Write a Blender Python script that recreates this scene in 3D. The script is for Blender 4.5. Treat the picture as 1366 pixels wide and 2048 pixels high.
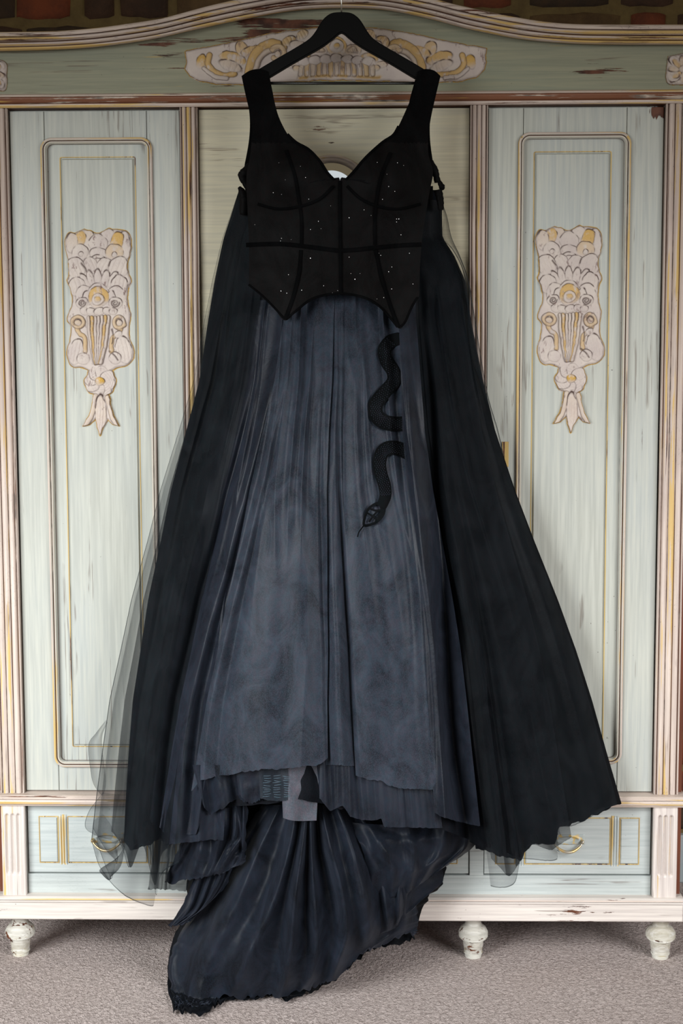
import bpy, bmesh, math, random
import numpy as np
from mathutils import Vector, Matrix

random.seed(7)
rng = np.random.RandomState(11)
for o in list(bpy.data.objects):
    bpy.data.objects.remove(o, do_unlink=True)
S = bpy.context.scene
COL = S.collection

# ------------------------------------------------------------------ camera
F_PX = 2844.0
CAM = np.array([0.0736, -3.167, 1.3443])
YAW, PITCH, ROLL = -0.0199, 0.0960, -0.0034
_cy, _sy, _cp, _sp = math.cos(YAW), math.sin(YAW), math.cos(PITCH), math.sin(PITCH)
FWD = np.array([_sy * _cp, _cy * _cp, -_sp])
RT0 = np.array([_cy, -_sy, 0.0])
UP0 = np.cross(RT0, FWD)
RT = RT0 * math.cos(ROLL) + UP0 * math.sin(ROLL)
UP = UP0 * math.cos(ROLL) - RT0 * math.sin(ROLL)
cd = bpy.data.cameras.new('camera')
cam = bpy.data.objects.new('camera', cd)
COL.objects.link(cam)
cd.sensor_fit = 'VERTICAL'
cd.sensor_height = 36.0
cd.lens = F_PX / 2048 * 36.0
cd.clip_start = 0.05
cam.matrix_world = Matrix(((RT[0], UP[0], -FWD[0], CAM[0]), (RT[1], UP[1], -FWD[1], CAM[1]),
                           (RT[2], UP[2], -FWD[2], CAM[2]), (0, 0, 0, 1)))
S.camera = cam

# ------------------------------------------------------------------ world, lights, exposure
w = bpy.data.worlds.new('world')
S.world = w
w.use_nodes = True
w.node_tree.nodes['Background'].inputs[0].default_value = (1.0, 0.80, 0.50, 1)
w.node_tree.nodes['Background'].inputs[1].default_value = 0.13


def area_light(name, loc, target, sx, sy, power, color, spread):
    d = bpy.data.lights.new(name, 'AREA')
    d.shape = 'RECTANGLE'
    d.size, d.size_y = sx, sy
    d.energy = power
    d.color = color
    d.spread = math.radians(spread)
    o = bpy.data.objects.new(name, d)
    COL.objects.link(o)
    o.location = loc
    o.rotation_euler = (Vector(target) - Vector(loc)).to_track_quat('-Z', 'Y').to_euler()
    return o


area_light('daylight_from_left_window', (-1.75, -2.25, 1.45), (-0.15, 0.0, 0.0), 1.5, 1.5, 34, (0.93, 0.97, 1.0), 84)
area_light('daylight_from_right_window', (2.0, -2.2, 1.45), (0.1, 0.0, 0.0), 1.5, 1.5, 21, (0.96, 0.97, 1.0), 84)
S.view_settings.view_transform = 'Standard'
S.view_settings.look = 'None'
S.view_settings.exposure = 0.0
S.view_settings.gamma = 1.0
S.view_settings.use_curve_mapping = False
S.cycles.transparent_max_bounces = 24


# ------------------------------------------------------------------ measuring helpers
def Wn(px, py, Y):
    """pixel columns / rows on the vertical plane y = Y -> world x, z (arrays)"""
    px = np.asarray(px, float); py = np.asarray(py, float); Y = np.asarray(Y, float)
    a = (px - 683.0) / F_PX
    b = (1024.0 - py) / F_PX
    dx = FWD[0] + a * RT[0] + b * UP[0]
    dy = FWD[1] + a * RT[1] + b * UP[1]
    dz = FWD[2] + a * RT[2] + b * UP[2]
    t = (Y - CAM[1]) / dy
    return CAM[0] + t * dx, CAM[2] + t * dz


def W(px, py, Y=0.0):
    x, z = Wn(px, py, Y)
    return float(x), float(z)


def floorY(px, py, z=0.0):
    a = (px - 683.0) / F_PX
    b = (1024.0 - py) / F_PX
    d = FWD + a * RT + b * UP
    t = (z - CAM[2]) / d[2]
    return CAM[1] + t * d[1]


def vnoise(x, y, seed=0):
    """smooth 2D value noise in -1..1, vectorised"""
    r = np.random.RandomState(seed)
    T = r.rand(64, 64) * 2 - 1
    x = np.asarray(x, float); y = np.asarray(y, float)
    xi = np.floor(x).astype(int); yi = np.floor(y).astype(int)
    fx = x - xi; fy = y - yi
    fx = fx * fx * (3 - 2 * fx); fy = fy * fy * (3 - 2 * fy)
    g = lambda i, j: T[i % 64, j % 64]
    return (g(xi, yi) * (1 - fx) + g(xi + 1, yi) * fx) * (1 - fy) + (g(xi, yi + 1) * (1 - fx) + g(xi + 1, yi + 1) * fx) * fy


def smooth(t):
    t = np.clip(t, 0, 1)
    return t * t * (3 - 2 * t)


def crom(pts, n):
    """Catmull-Rom through points -> n samples"""
    P = np.array(pts, float)
    m = len(P)
    t = np.linspace(0, m - 1, n)
    i = np.clip(t.astype(int), 0, m - 2)
    f = (t - i)[:, None]
    p0 = P[np.maximum(i - 1, 0)]; p1 = P[i]; p2 = P[i + 1]; p3 = P[np.minimum(i + 2, m - 1)]
    return 0.5 * (2 * p1 + (p2 - p0) * f + (2 * p0 - 5 * p1 + 4 * p2 - p3) * f ** 2 + (3 * p1 - p0 - 3 * p2 + p3) * f ** 3)


# ------------------------------------------------------------------ object helpers
def new_mesh(name, verts, faces, mat, parent=None, smooth_=False, mats=None, midx=None):
    me = bpy.data.meshes.new(name)
    me.from_pydata([tuple(v) for v in verts], [], [tuple(f) for f in faces])
    if mats:
        for m in mats:
            me.materials.append(m)
        if midx is not None:
            me.polygons.foreach_set('material_index', np.asarray(midx, np.int32))
    elif mat:
        me.materials.append(mat)
    if smooth_:
        me.polygons.foreach_set('use_smooth', [True] * len(me.polygons))
    me.update()
    o = bpy.data.objects.new(name, me)
    COL.objects.link(o)
    if parent:
        o.parent = parent
    return o


def empty(name, loc=(0, 0, 0)):
    o = bpy.data.objects.new(name, None)
    COL.objects.link(o)
    o.empty_display_size = 0.1
    return o


def tag(o, label=None, cat=None, group=None, kind=None):
    if label: o['label'] = label
    if cat: o['category'] = cat
    if group: o['group'] = group
    if kind: o['kind'] = kind
    return o


def box_geo(x0, x1, y0, y1, z0, z1, bev=0.0, V=None, Fc=None):
    """box with chamfered front (towards -y) edges"""
    V = [] if V is None else V
    Fc = [] if Fc is None else Fc
    n = len(V)
    b = bev
    V += [(x0, y1, z0), (x1, y1, z0), (x1, y1, z1), (x0, y1, z1),
          (x0, y0 + b, z0), (x1, y0 + b, z0), (x1, y0 + b, z1), (x0, y0 + b, z1)]
    Fc += [(n + 0, n + 3, n + 2, n + 1), (n + 0, n + 1, n + 5, n + 4), (n + 1, n + 2, n + 6, n + 5),
           (n + 2, n + 3, n + 7, n + 6), (n + 3, n + 0, n + 4, n + 7)]
    if b > 0:
        V += [(x0 + b, y0, z0 + b), (x1 - b, y0, z0 + b), (x1 - b, y0, z1 - b), (x0 + b, y0, z1 - b)]
        Fc += [(n + 4, n + 5, n + 9, n + 8), (n + 5, n + 6, n + 10, n + 9), (n + 6, n + 7, n + 11, n + 10),
               (n + 7, n + 4, n + 8, n + 11), (n + 8, n + 9, n + 10, n + 11)]
    else:
        Fc += [(n + 4, n + 5, n + 6, n + 7)]
    return V, Fc


def box(name, x0, x1, y0, y1, z0, z1, mat, parent=None, bev=0.0015):
    V, Fc = box_geo(x0, x1, y0, y1, z0, z1, bev)
    return new_mesh(name, V, Fc, mat, parent)


def grid_faces(nu, nv, off=0, closed=False):
    i = np.arange(nv - 1)[:, None]; j = np.arange(nu - 1 + (1 if closed else 0))[None, :]
    j2 = (j + 1) % nu
    a = off + i * nu + j; b = off + i * nu + j2; c = off + (i + 1) * nu + j2; d = off + (i + 1) * nu + j
    return np.stack([a, d, c, b], -1).reshape(-1, 4)


def sweep(name, path, prof, mat, parent, closed=False, smooth_=True):
    """path: list of (x, z) on the front; prof: list of (offset along inward normal, Y)"""
    P = np.array(path, float)
    n = len(P)
    if closed:
        T = np.roll(P, -1, 0) - np.roll(P, 1, 0)
    else:
        T = np.gradient(P, axis=0)
    T /= np.linalg.norm(T, axis=1)[:, None] + 1e-12
    N = np.stack([-T[:, 1], T[:, 0]], 1)
    V = []
    for (o, y) in prof:
        q = P + N * o
        V += [(q[k, 0], y, q[k, 1]) for k in range(n)]
    Fc = grid_faces(n, len(prof), 0, closed)
    return new_mesh(name, V, Fc.tolist(), mat, parent, smooth_)


def tube(name, pts, rad, mat, parent=None, n=10, cap=True):
    P = np.array(pts, float)
    m = len(P)
    R = np.full(m, rad) if np.isscalar(rad) else np.array(rad, float)
    T = np.gradient(P, axis=0)
    T /= np.linalg.norm(T, axis=1)[:, None] + 1e-12
    ref = np.array([0.0, 1.0, 0.0]) if abs(T[:, 1]).mean() < 0.8 else np.array([1.0, 0, 0])
    V = []
    for k in range(m):
        a = np.cross(T[k], ref); a /= np.linalg.norm(a) + 1e-12
        b = np.cross(T[k], a)
        for j in range(n):
            t = 2 * math.pi * j / n
            V.append(tuple(P[k] + R[k] * (a * math.cos(t) + b * math.sin(t))))
    Fc = grid_faces(n, m, 0, True).tolist()
    if cap:
        Fc.append(list(range(n))); Fc.append(list(range((m - 1) * n, m * n))[::-1])
    return new_mesh(name, V, Fc, mat, parent, True)


def lathe(name, prof, cx, cy, mat, parent, n=36):
    V = []
    for (r, z) in prof:
        for j in range(n):
            t = 2 * math.pi * j / n
            V.append((cx + r * math.cos(t), cy + r * math.sin(t), z))
    Fc = grid_faces(n, len(prof), 0, True).tolist()
    Fc.append(list(range(n))); Fc.append(list(range((len(prof) - 1) * n, len(prof) * n)))
    o = new_mesh(name, V, Fc, mat, parent, True)
    return o


def hfield(name, x0, x1, z0, z1, nx, nz, func, yb, mat, parent, skirt=0.012, mfun=None):
    """height field block facing the room: func(u, v, x, z) -> height towards the room"""
    X, Z = np.meshgrid(np.linspace(x0, x1, nx), np.linspace(z0, z1, nz))
    U, Vv = (X - x0) / (x1 - x0), (Z - z0) / (z1 - z0)
    H = func(U, Vv, X, Z)
    V = np.stack([X, yb - H, Z], -1).reshape(-1, 3).tolist()
    Fc = grid_faces(nx, nz)[:, ::-1].tolist()
    ring = [j for j in range(nx)] + [i * nx + nx - 1 for i in range(1, nz)] + \
           [(nz - 1) * nx + j for j in range(nx - 2, -1, -1)] + [i * nx for i in range(nz - 2, 0, -1)]
    n0 = len(V)
    for k in ring:
        V.append([V[k][0], yb + skirt, V[k][2]])
    m = len(ring)
    for k in range(m):
        k2 = (k + 1) % m
        Fc.append([ring[k], ring[k2], n0 + k2, n0 + k])
    if mfun:
        uu = (np.arange((nx - 1) * (nz - 1)) % (nx - 1) + 0.5) / (nx - 1)
        return new_mesh(name, V, Fc, None, parent, True, mat, list(mfun(uu)) + [0] * m)
    o = new_mesh(name, V, Fc, mat, parent, True)
    return o


# ------------------------------------------------------------------ materials
class NT:
    def __init__(self, name):
        self.m = bpy.data.materials.new(name)
        self.m.use_nodes = True
        self.t = self.m.node_tree
        self.n = self.t.nodes
        self.b = self.n['Principled BSDF']
        self.out = self.n['Material Output']

    def add(self, typ, **kw):
        nd = self.n.new(typ)
        for k, v in kw.items():
            setattr(nd, k, v)
        return nd

    def link(self, a, b):
        self.t.links.new(a, b)

    def pos(self, scale):
        g = self.add('ShaderNodeNewGeometry')
        mp = self.add('ShaderNodeMapping')
        mp.inputs['Scale'].default_value = scale
        self.link(g.outputs['Position'], mp.inputs['Vector'])
        return mp.outputs[0]

    def noise(self, scale, detail=4, rough=0.55, s=1.0, dist=0.0):
        nz = self.add('ShaderNodeTexNoise')
        nz.inputs['Scale'].default_value = s
        nz.inputs['Detail'].default_value = detail
        nz.inputs['Roughness'].default_value = rough
        nz.inputs['Distortion'].default_value = dist
        self.link(self.pos(scale), nz.inputs['Vector'])
        return nz.outputs['Fac']

    def ramp(self, fac, a, b, ca=(0, 0, 0, 1), cb=(1, 1, 1, 1)):
        if a > b:
            a, b, ca, cb = b, a, cb, ca
        r = self.add('ShaderNodeValToRGB')
        r.color_ramp.elements[0].position = a
        r.color_ramp.elements[1].position = b
        r.color_ramp.elements[0].color = ca
        r.color_ramp.elements[1].color = cb
        self.link(fac, r.inputs[0])
        return r.outputs[0]

    def mix(self, fac, a, b, blend='MIX'):
        x = self.add('ShaderNodeMix', data_type='RGBA', blend_type=blend)
        for sock, v in ((x.inputs[0], fac), (x.inputs[6], a), (x.inputs[7], b)):
            if hasattr(v, 'is_output'):
                self.link(v, sock)
            elif isinstance(v, (int, float)):
                sock.default_value = v
            else:
                sock.default_value = (*v, 1) if len(v) == 3 else v
        return x.outputs[2]

    def math(self, op, a, b=0.0):
        x = self.add('ShaderNodeMath', operation=op)
        for sock, v in ((x.inputs[0], a), (x.inputs[1], b)):
            if hasattr(v, 'is_output'):
                self.link(v, sock)
            else:
                sock.default_value = v
        return x.outputs[0]

    def bump(self, h, strength=0.3, dist=0.001, prev=None):
        b = self.add('ShaderNodeBump')
        b.inputs['Strength'].default_value = strength
        b.inputs['Distance'].default_value = dist
        self.link(h, b.inputs['Height'])
        if prev is not None:
            self.link(prev, b.inputs['Normal'])
        return b.outputs[0]

    def fin(self, color=None, rough=0.5, metal=0.0, normal=None, spec=0.5):
        if color is not None:
            if hasattr(color, 'is_output'):
                self.link(color, self.b.inputs['Base Color'])
            else:
                self.b.inputs['Base Color'].default_value = (*color, 1)
        self.b.inputs['Roughness'].default_value = rough
        self.b.inputs['Metallic'].default_value = metal
        self.b.inputs['Specular IOR Level'].default_value = spec
        if normal is not None:
            self.link(normal, self.b.inputs['Normal'])
        return self.m


BROWN = (0.13, 0.045, 0.022)
GOLD = (0.62, 0.40, 0.09)


def grain_scale(axis, along, across):
    return {'z': (across, across, along), 'x': (along, across, across)}[axis]


def mat_paint(name, base, tint, axis='z', chip=0.70, chip_al=2.2, chip_ac=38, chipcol=BROWN, gold=None,
              goldcol=GOLD, spots=(), crackle=0.0, rough=0.45, crack=0.5):
    """old brushed paint over red-brown wood: streaks along the grain, chips, gilding"""
    t = NT(name)
    st = t.noise(grain_scale(axis, 5, 150), 3, 0.6)
    big = t.noise(grain_scale(axis, 1.6, 4.5), 3, 0.5)
    c = t.mix(t.ramp(big, 0.35, 0.65), base, tint)
    c = t.mix(t.ramp(st, 0.42, 0.66), c, tuple(min(1, v * 1.13 + 0.015) for v in base))
    c = t.mix(t.math('MULTIPLY', t.ramp(st, 0.46, 0.30), 0.22), c, tuple(v * 0.75 for v in base))
    if gold is not None:
        g = t.noise(grain_scale(axis, 2.4, 70), 4, 0.6)
        c = t.mix(t.math('MULTIPLY', t.ramp(g, gold, gold + 0.05), 0.8), c, goldcol)
    ch = t.noise(grain_scale(axis, chip_al, chip_ac), 9, 0.68)
    # chips only here and there
    patch = t.noise((3.1, 3.1, 2.3), 2, 0.5)
    ch = t.math('ADD', ch, t.math('MULTIPLY', t.math('SUBTRACT', patch, 0.5), 0.35))
    g = t.add('ShaderNodeNewGeometry')
    for (sx, sz, r, amt) in spots:
        d = t.add('ShaderNodeVectorMath', operation='DISTANCE')
        mp = t.add('ShaderNodeMapping')
        mp.inputs['Scale'].default_value = (1, 0, 1.6)
        t.link(g.outputs['Position'], mp.inputs['Vector'])
        t.link(mp.outputs[0], d.inputs[0])
        d.inputs[1].default_value = (sx, 0, sz * 1.6)
        m = t.math('MULTIPLY', t.math('MAXIMUM', t.math('SUBTRACT', 1.0, t.math('DIVIDE', d.outputs['Value'], r)), 0.0), amt)
        ch = t.math('ADD', ch, m)
    chm = t.ramp(ch, chip, chip + 0.018)
    cc = t.mix(t.ramp(t.noise((40, 40, 40), 2, 0.5), 0.4, 0.62), chipcol, tuple(v * 0.35 for v in chipcol))
    c = t.mix(chm, c, cc)
    if crackle > 0:
        v = t.add('ShaderNodeTexVoronoi', feature='DISTANCE_TO_EDGE')
        v.inputs['Scale'].default_value = 1.0
        t.link(t.pos(grain_scale(axis, 45, 260)), v.inputs['Vector'])
        cr = t.math('MULTIPLY', t.ramp(v.outputs['Distance'], 0.05, 0.0), t.ramp(t.noise((9, 9, 9), 3), 0.52, 0.62))
        c = t.mix(t.math('MULTIPLY', cr, crackle), c, (0.05, 0.03, 0.025))
    if crack > 0:
        cn = t.noise(grain_scale(axis, 0.9, 42), 5, 0.55)
        cl = t.ramp(t.math('ABSOLUTE', t.math('SUBTRACT', cn, 0.5)), 0.016, 0.005)
        cl = t.math('MULTIPLY', cl, t.ramp(t.noise(grain_scale(axis, 4.0, 14.0), 3), 0.565, 0.60))
        c = t.mix(t.math('MULTIPLY', cl, crack), c, (0.10, 0.055, 0.035))
    # small dark specks and knocks
    sp = t.noise((190, 190, 120), 2, 0.5)
    sp = t.math('MULTIPLY', t.ramp(sp, 0.745, 0.765), t.ramp(t.noise((7, 7, 7), 2), 0.5, 0.58))
    c = t.mix(sp, c, (0.05, 0.035, 0.03))
    nb = t.bump(st, 0.25, 0.0008)
    nb = t.bump(t.math('SUBTRACT', 1.0, chm), 0.5, 0.0006, nb)
    return t.fin(c, rough, 0, nb, 0.35)


SAGE = (0.425, 0.430, 0.375)
SAGE2 = (0.425, 0.446, 0.418)
CREAM = (0.56, 0.465, 0.395)
CREAM2 = (0.52, 0.42, 0.365)
x1, z1 = W(640, 263); x2, z2 = W(1322, 222); x3, z3 = W(62, 330); x4, z4 = W(1000, 800)
x5, z5 = W(1190, 215)
M_SAGE = mat_paint('sage_paint', SAGE, SAGE2, 'z', 0.705, 1.6, 60,
                   spots=((x2, z2, 0.045, 0.5), (x3, z3, 0.10, 0.12), (x4, z4, 0.10, 0.13), (x5, z5, 0.05, 0.12)))
M_SAGE_C = mat_paint('sage_paint_centre_door', (0.52, 0.47, 0.33), (0.53, 0.49, 0.37), 'x', 0.715, 9, 75, spots=((x1, z1, 0.09, 0.22),))
xa, za = W(650, 50); xb, zb = W(330, 112); xc, zc = W(1180, 118); xd, zd = W(1210, 165); xe, ze = W(500, 75)
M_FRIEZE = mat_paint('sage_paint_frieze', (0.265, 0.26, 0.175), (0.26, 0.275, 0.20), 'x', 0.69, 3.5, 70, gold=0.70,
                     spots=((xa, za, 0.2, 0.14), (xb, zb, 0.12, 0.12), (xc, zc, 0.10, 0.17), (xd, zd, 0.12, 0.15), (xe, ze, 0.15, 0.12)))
M_TRIM_V = mat_paint('cream_paint_upright', CREAM, CREAM2, 'z', 0.625, 1.6, 110, gold=0.63, crackle=0.25)
M_CORNICE = mat_paint('cornice_paint', CREAM, CREAM2, 'x', 0.585, 2.2, 85, gold=0.555, crackle=0.5)
M_MOULD_V = mat_paint('moulding_paint_upright', (0.50, 0.455, 0.38), (0.47, 0.45, 0.385), 'z', 0.64, 1.4, 150, gold=0.585, crackle=0.2)
M_MOULD_H = mat_paint('moulding_paint_level', (0.50, 0.455, 0.38), (0.47, 0.45, 0.385), 'x', 0.64, 1.8, 130, gold=0.56, crackle=0.2)
M_GROOVE_H = mat_paint('bare_brown_groove_level', (0.085, 0.036, 0.020), (0.12, 0.05, 0.026), 'x', 0.60, 2.5, 60, chipcol=(0.42, 0.33, 0.26), crack=0)
M_GROOVE_V = mat_paint('bare_brown_groove_upright', (0.11, 0.048, 0.028), (0.15, 0.066, 0.036), 'z', 0.53, 2.0, 60, chipcol=(0.45, 0.36, 0.30), crack=0)
M_GOLD_H = mat_paint('gilded_band_level', CREAM, CREAM2, 'x', 0.66, 2.2, 85, gold=0.50, crackle=0.2)
M_GOLD_V = mat_paint('gilded_reed_upright', CREAM, CREAM2, 'z', 0.65, 1.6, 110, gold=0.50, crackle=0.2)
M_REED = mat_paint('gilded_drawer_reed', (0.435, 0.465, 0.445), (0.43, 0.475, 0.465), 'z', 0.66, 3, 110, gold=0.49)
M_TRIM_H = mat_paint('cream_paint_level', CREAM, CREAM2, 'x', 0.625, 2.6, 75, gold=0.585, crackle=0.2)
M_ARCH = mat_paint('worn_architrave_paint', (0.19, 0.072, 0.035), (0.24, 0.10, 0.05), 'x', 0.555, 3.5, 90, chipcol=(0.58, 0.49, 0.40), gold=0.60)
M_PLINTH = mat_paint('cream_paint_plinth', (0.60, 0.545, 0.49), (0.56, 0.49, 0.45), 'x', 0.672, 9, 70, crackle=0.0)
M_BLOCK = mat_paint('cream_paint_block', (0.60, 0.54, 0.49), (0.56, 0.49, 0.45), 'z', 0.67, 3, 70, gold=0.60, crackle=0.1)
M_FOOT = mat_paint('worn_foot_paint', (0.52, 0.50, 0.45), (0.42, 0.38, 0.29), 'x', 0.61, 16, 70, crackle=0.3, gold=0.60, goldcol=(0.33, 0.27, 0.14))
M_DRAWER = mat_paint('pale_blue_paint', (0.435, 0.465, 0.445), (0.43, 0.475, 0.465), 'x', 0.72, 6, 55, crackle=0.1)
M_GILT = mat_paint('gilt_line', (0.55, 0.38, 0.12), (0.42, 0.27, 0.10), 'z', 0.60, 3, 60)
t = NT('bare_mahogany')
M_MAHOG = t.fin(t.mix(t.ramp(t.noise((70, 70, 3), 5, 0.6), 0.35, 0.65), (0.11, 0.032, 0.016), (0.20, 0.06, 0.028)), 0.4)
M_DARKGAP = NT('dark_joint').fin((0.02, 0.013, 0.009), 0.9)
t = NT('aged_brass')
M_BRASS = t.fin(t.mix(t.ramp(t.noise((60, 60, 60), 4), 0.4, 0.62), (0.78, 0.55, 0.22), (0.55, 0.50, 0.40)), 0.33, 0.75,
                t.bump(t.noise((90, 90, 90), 3), 0.2, 0.0008))
t = NT('painted_brass_plate')
M_PLATE = t.fin(t.mix(t.ramp(t.noise((70, 70, 70), 4), 0.56, 0.62), (0.40, 0.44, 0.42), (0.62, 0.42, 0.12)), 0.45, 0.0)
M_MIRROR = NT('mirror_glass').fin((0.88, 0.90, 0.90), 0.02, 1.0)

# carved relief: cream with gilding and dark lines (glaze plus painted-in crease shade) kept in a colour attribute
t = NT('carved_cream_and_gilt')
at = t.add('ShaderNodeAttribute', attribute_name='paint')
sepc = t.add('ShaderNodeSeparateColor')
t.link(at.outputs['Color'], sepc.inputs[0])
c = t.mix(t.ramp(t.noise((18, 18, 18), 4), 0.35, 0.65), (0.60, 0.52, 0.455), (0.52, 0.44, 0.40))
c = t.mix(t.math('MULTIPLY', sepc.outputs[0], t.ramp(t.noise((60, 60, 45), 3), 0.30, 0.46)), c, (0.56, 0.33, 0.06))
c = t.mix(t.math('MULTIPLY', sepc.outputs[1], t.ramp(t.noise((75, 75, 75), 3), 0.22, 0.42)), c, (0.07, 0.04, 0.033))
pn = t.math('MULTIPLY', t.ramp(t.noise((95, 95, 45), 6, 0.7), 0.56, 0.62), t.ramp(t.noise((18, 18, 16), 2), 0.46, 0.58))
c = t.mix(t.math('MULTIPLY', pn, 0.75), c, (0.17, 0.10, 0.09))
M_CARVE = t.fin(c, 0.55, 0, t.bump(t.noise((120, 120, 60), 4), 0.35, 0.001), 0.3)

# bricks and mortar
def mat_brick(name, a, b):
    t = NT(name)
    c = t.mix(t.ramp(t.noise((16, 16, 16), 6, 0.65), 0.35, 0.65), a, b)
    return t.fin(c, 0.9, 0, t.bump(t.noise((45, 45, 45), 6, 0.7), 0.8, 0.006), 0.2)


M_BRICKS = [mat_brick('red_brick', (0.23, 0.065, 0.03), (0.13, 0.045, 0.028)),
            mat_brick('brown_brick', (0.10, 0.055, 0.035), (0.055, 0.035, 0.026)),
            mat_brick('dark_brick', (0.045, 0.034, 0.027), (0.08, 0.05, 0.03)),
            mat_brick('tan_brick', (0.15, 0.095, 0.045), (0.09, 0.055, 0.03))]
M_MORTAR = mat_brick('lime_mortar', (0.20, 0.145, 0.06), (0.13, 0.09, 0.04))
t = NT('grey_blue_skirting_paint')
M_SKIRT = t.fin(t.mix(t.ramp(t.noise((6, 30, 30), 3), 0.4, 0.6), (0.38, 0.43, 0.44), (0.34, 0.40, 0.41)), 0.5)
t = NT('plaster')
M_PLASTER = t.fin(t.mix(t.ramp(t.noise((4, 4, 4), 4), 0.4, 0.6), (0.50, 0.48, 0.44), (0.46, 0.44, 0.40)), 0.9)

# carpet
t = NT('taupe_loop_carpet')
n1 = t.noise((125, 105, 125), 3, 0.6, dist=0.8)
n2 = t.noise((3.2, 3.2, 3.2), 4, 0.6)
n3 = t.noise((420, 300, 420), 2, 0.6)
c = t.mix(t.ramp(n1, 0.32, 0.66), (0.255, 0.205, 0.185), (0.60, 0.51, 0.475))
c = t.mix(t.math('MULTIPLY', t.ramp(n2, 0.35, 0.7), 0.35), c, (0.40, 0.315, 0.28))
c = t.mix(t.math('MULTIPLY', t.ramp(n3, 0.42, 0.60), 0.25), c, (0.68, 0.60, 0.56))
M_CARPET = t.fin(c, 0.95, 0, t.bump(t.math('ADD', n1, t.math('MULTIPLY', n3, 0.4)), 1.0, 0.010), 0.1)


# fabrics
def mat_net(name, col, alpha, edge=1.0, sheen=0.4, rough=0.6, mott=0.35, col2=None, spec=0.04):
    """fine dark net: lets light through between the threads; a grazing look meets more threads"""
    t = NT(name)
    mo = t.noise((14, 14, 9), 5, 0.62, dist=1.2)
    fine = t.noise((620, 620, 420), 1, 0.5)
    c2 = col2 or tuple(v * (1 + mott) + 0.002 for v in col)
    c = t.mix(t.ramp(mo, 0.35, 0.68), tuple(v * (1 - mott) for v in col), c2)
    c = t.mix(t.math('MULTIPLY', t.ramp(fine, 0.40, 0.66), 0.4), c, tuple(v * 1.9 for v in col))
    hue = t.ramp(t.noise((110, 110, 80), 3, 0.7), 0.36, 0.64)
    c = t.mix(1.0, c, t.mix(hue, (1.10, 0.97, 1.02), (0.86, 1.03, 1.07)), 'MULTIPLY')
    t.fin(c, rough, 0, t.bump(mo, 0.35, 0.004), spec)
    t.b.inputs['Sheen Weight'].default_value = sheen
    t.b.inputs['Sheen Roughness'].default_value = 0.45
    t.b.inputs['Sheen Tint'].default_value = (0.62, 0.70, 0.90, 1)
    if alpha < 1:
        tr = t.add('ShaderNodeBsdfTransparent')
        mx = t.add('ShaderNodeMixShader')
        lw = t.add('ShaderNodeLayerWeight')
        lw.inputs['Blend'].default_value = 0.5
        # open area of one layer shrinks as 1/cos of the angle of view
        cosv = t.math('MAXIMUM', t.math('SUBTRACT', 1.0, lw.outputs['Facing']), 0.08)
        op = t.math('SUBTRACT', 1.0, t.math('POWER', 1 - alpha, t.math('DIVIDE', edge, cosv)))
        t.link(op, mx.inputs[0])
        t.link(tr.outputs[0], mx.inputs[1])
        t.link(t.b.outputs[0], mx.inputs[2])
        t.link(mx.outputs[0], t.out.inputs['Surface'])
    return t.m


M_NET1 = mat_net('black_tulle_single', (0.012, 0.0145, 0.016), 0.24, sheen=0.04)
M_NET2 = mat_net('black_tulle_double', (0.006, 0.0072, 0.0085), 0.55, sheen=0.03)
M_NETHEM = mat_net('black_tulle_folded_edge', (0.010, 0.013, 0.015), 0.62, sheen=0.0)
M_OVER = mat_net('charcoal_tulle_overskirt', (0.0215, 0.0255, 0.0335), 0.94, sheen=0.12, mott=0.5, spec=0.09, rough=0.42)
M_GORE = mat_net('navy_black_tulle', (0.0092, 0.0112, 0.0162), 0.95, sheen=0.09, mott=0.5, spec=0.15, rough=0.40)
M_DARK = mat_net('black_tulle_dense', (0.0026, 0.0030, 0.0037), 0.97, sheen=0.02, spec=0.04, rough=0.4)
M_LINING = mat_net('black_lining', (0.004, 0.0045, 0.006), 1.0, sheen=0.0)
M_SATIN = mat_net('grey_satin_lining', (0.060, 0.060, 0.070), 1.0, sheen=0.1, rough=0.4, mott=0.1, spec=0.2)
M_TRAIN = mat_net('navy_black_train_tulle', (0.0056, 0.0074, 0.0115), 0.985, sheen=0.10, mott=0.7, spec=0.12, rough=0.50)
M_BODICE = mat_net('black_glitter_tulle_bodice', (0.0034, 0.0029, 0.0027), 1.0, sheen=0.02, mott=0.3)
M_VELVET = mat_net('black_velvet_ribbon', (0.0012, 0.0012, 0.0013), 1.0, sheen=0.0, mott=0.1, rough=0.95)
M_STRAP = mat_net('black_tulle_strap', (0.0020, 0.0019, 0.0019), 1.0, sheen=0.0, mott=0.2, rough=0.9)
M_SNAKE = mat_net('black_snake_lace', (0.0022, 0.0026, 0.0028), 1.0, sheen=0.0, mott=0.6, rough=0.9)
M_BRAID = mat_net('blue_black_horsehair', (0.010, 0.014, 0.019), 0.8, sheen=0.1, mott=0.2, spec=0.2)
M_STITCH = mat_net('pale_blue_stitching', (0.10, 0.145, 0.17), 1.0, sheen=0.0, mott=0.1)
M_SEQUIN = NT('silver_sequin').fin((0.95, 0.95, 0.95), 0.30, 0.35)
M_BLACKWOOD = NT('black_lacquered_wood').fin((0.0016, 0.0016, 0.0016), 0.6, 0, None, 0.15)
M_STEEL = NT('dark_steel_rod').fin((0.05, 0.05, 0.048), 0.3, 0.9)
M_WIRE = NT('steel_hook').fin((0.55, 0.53, 0.48), 0.3, 1.0)

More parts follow.
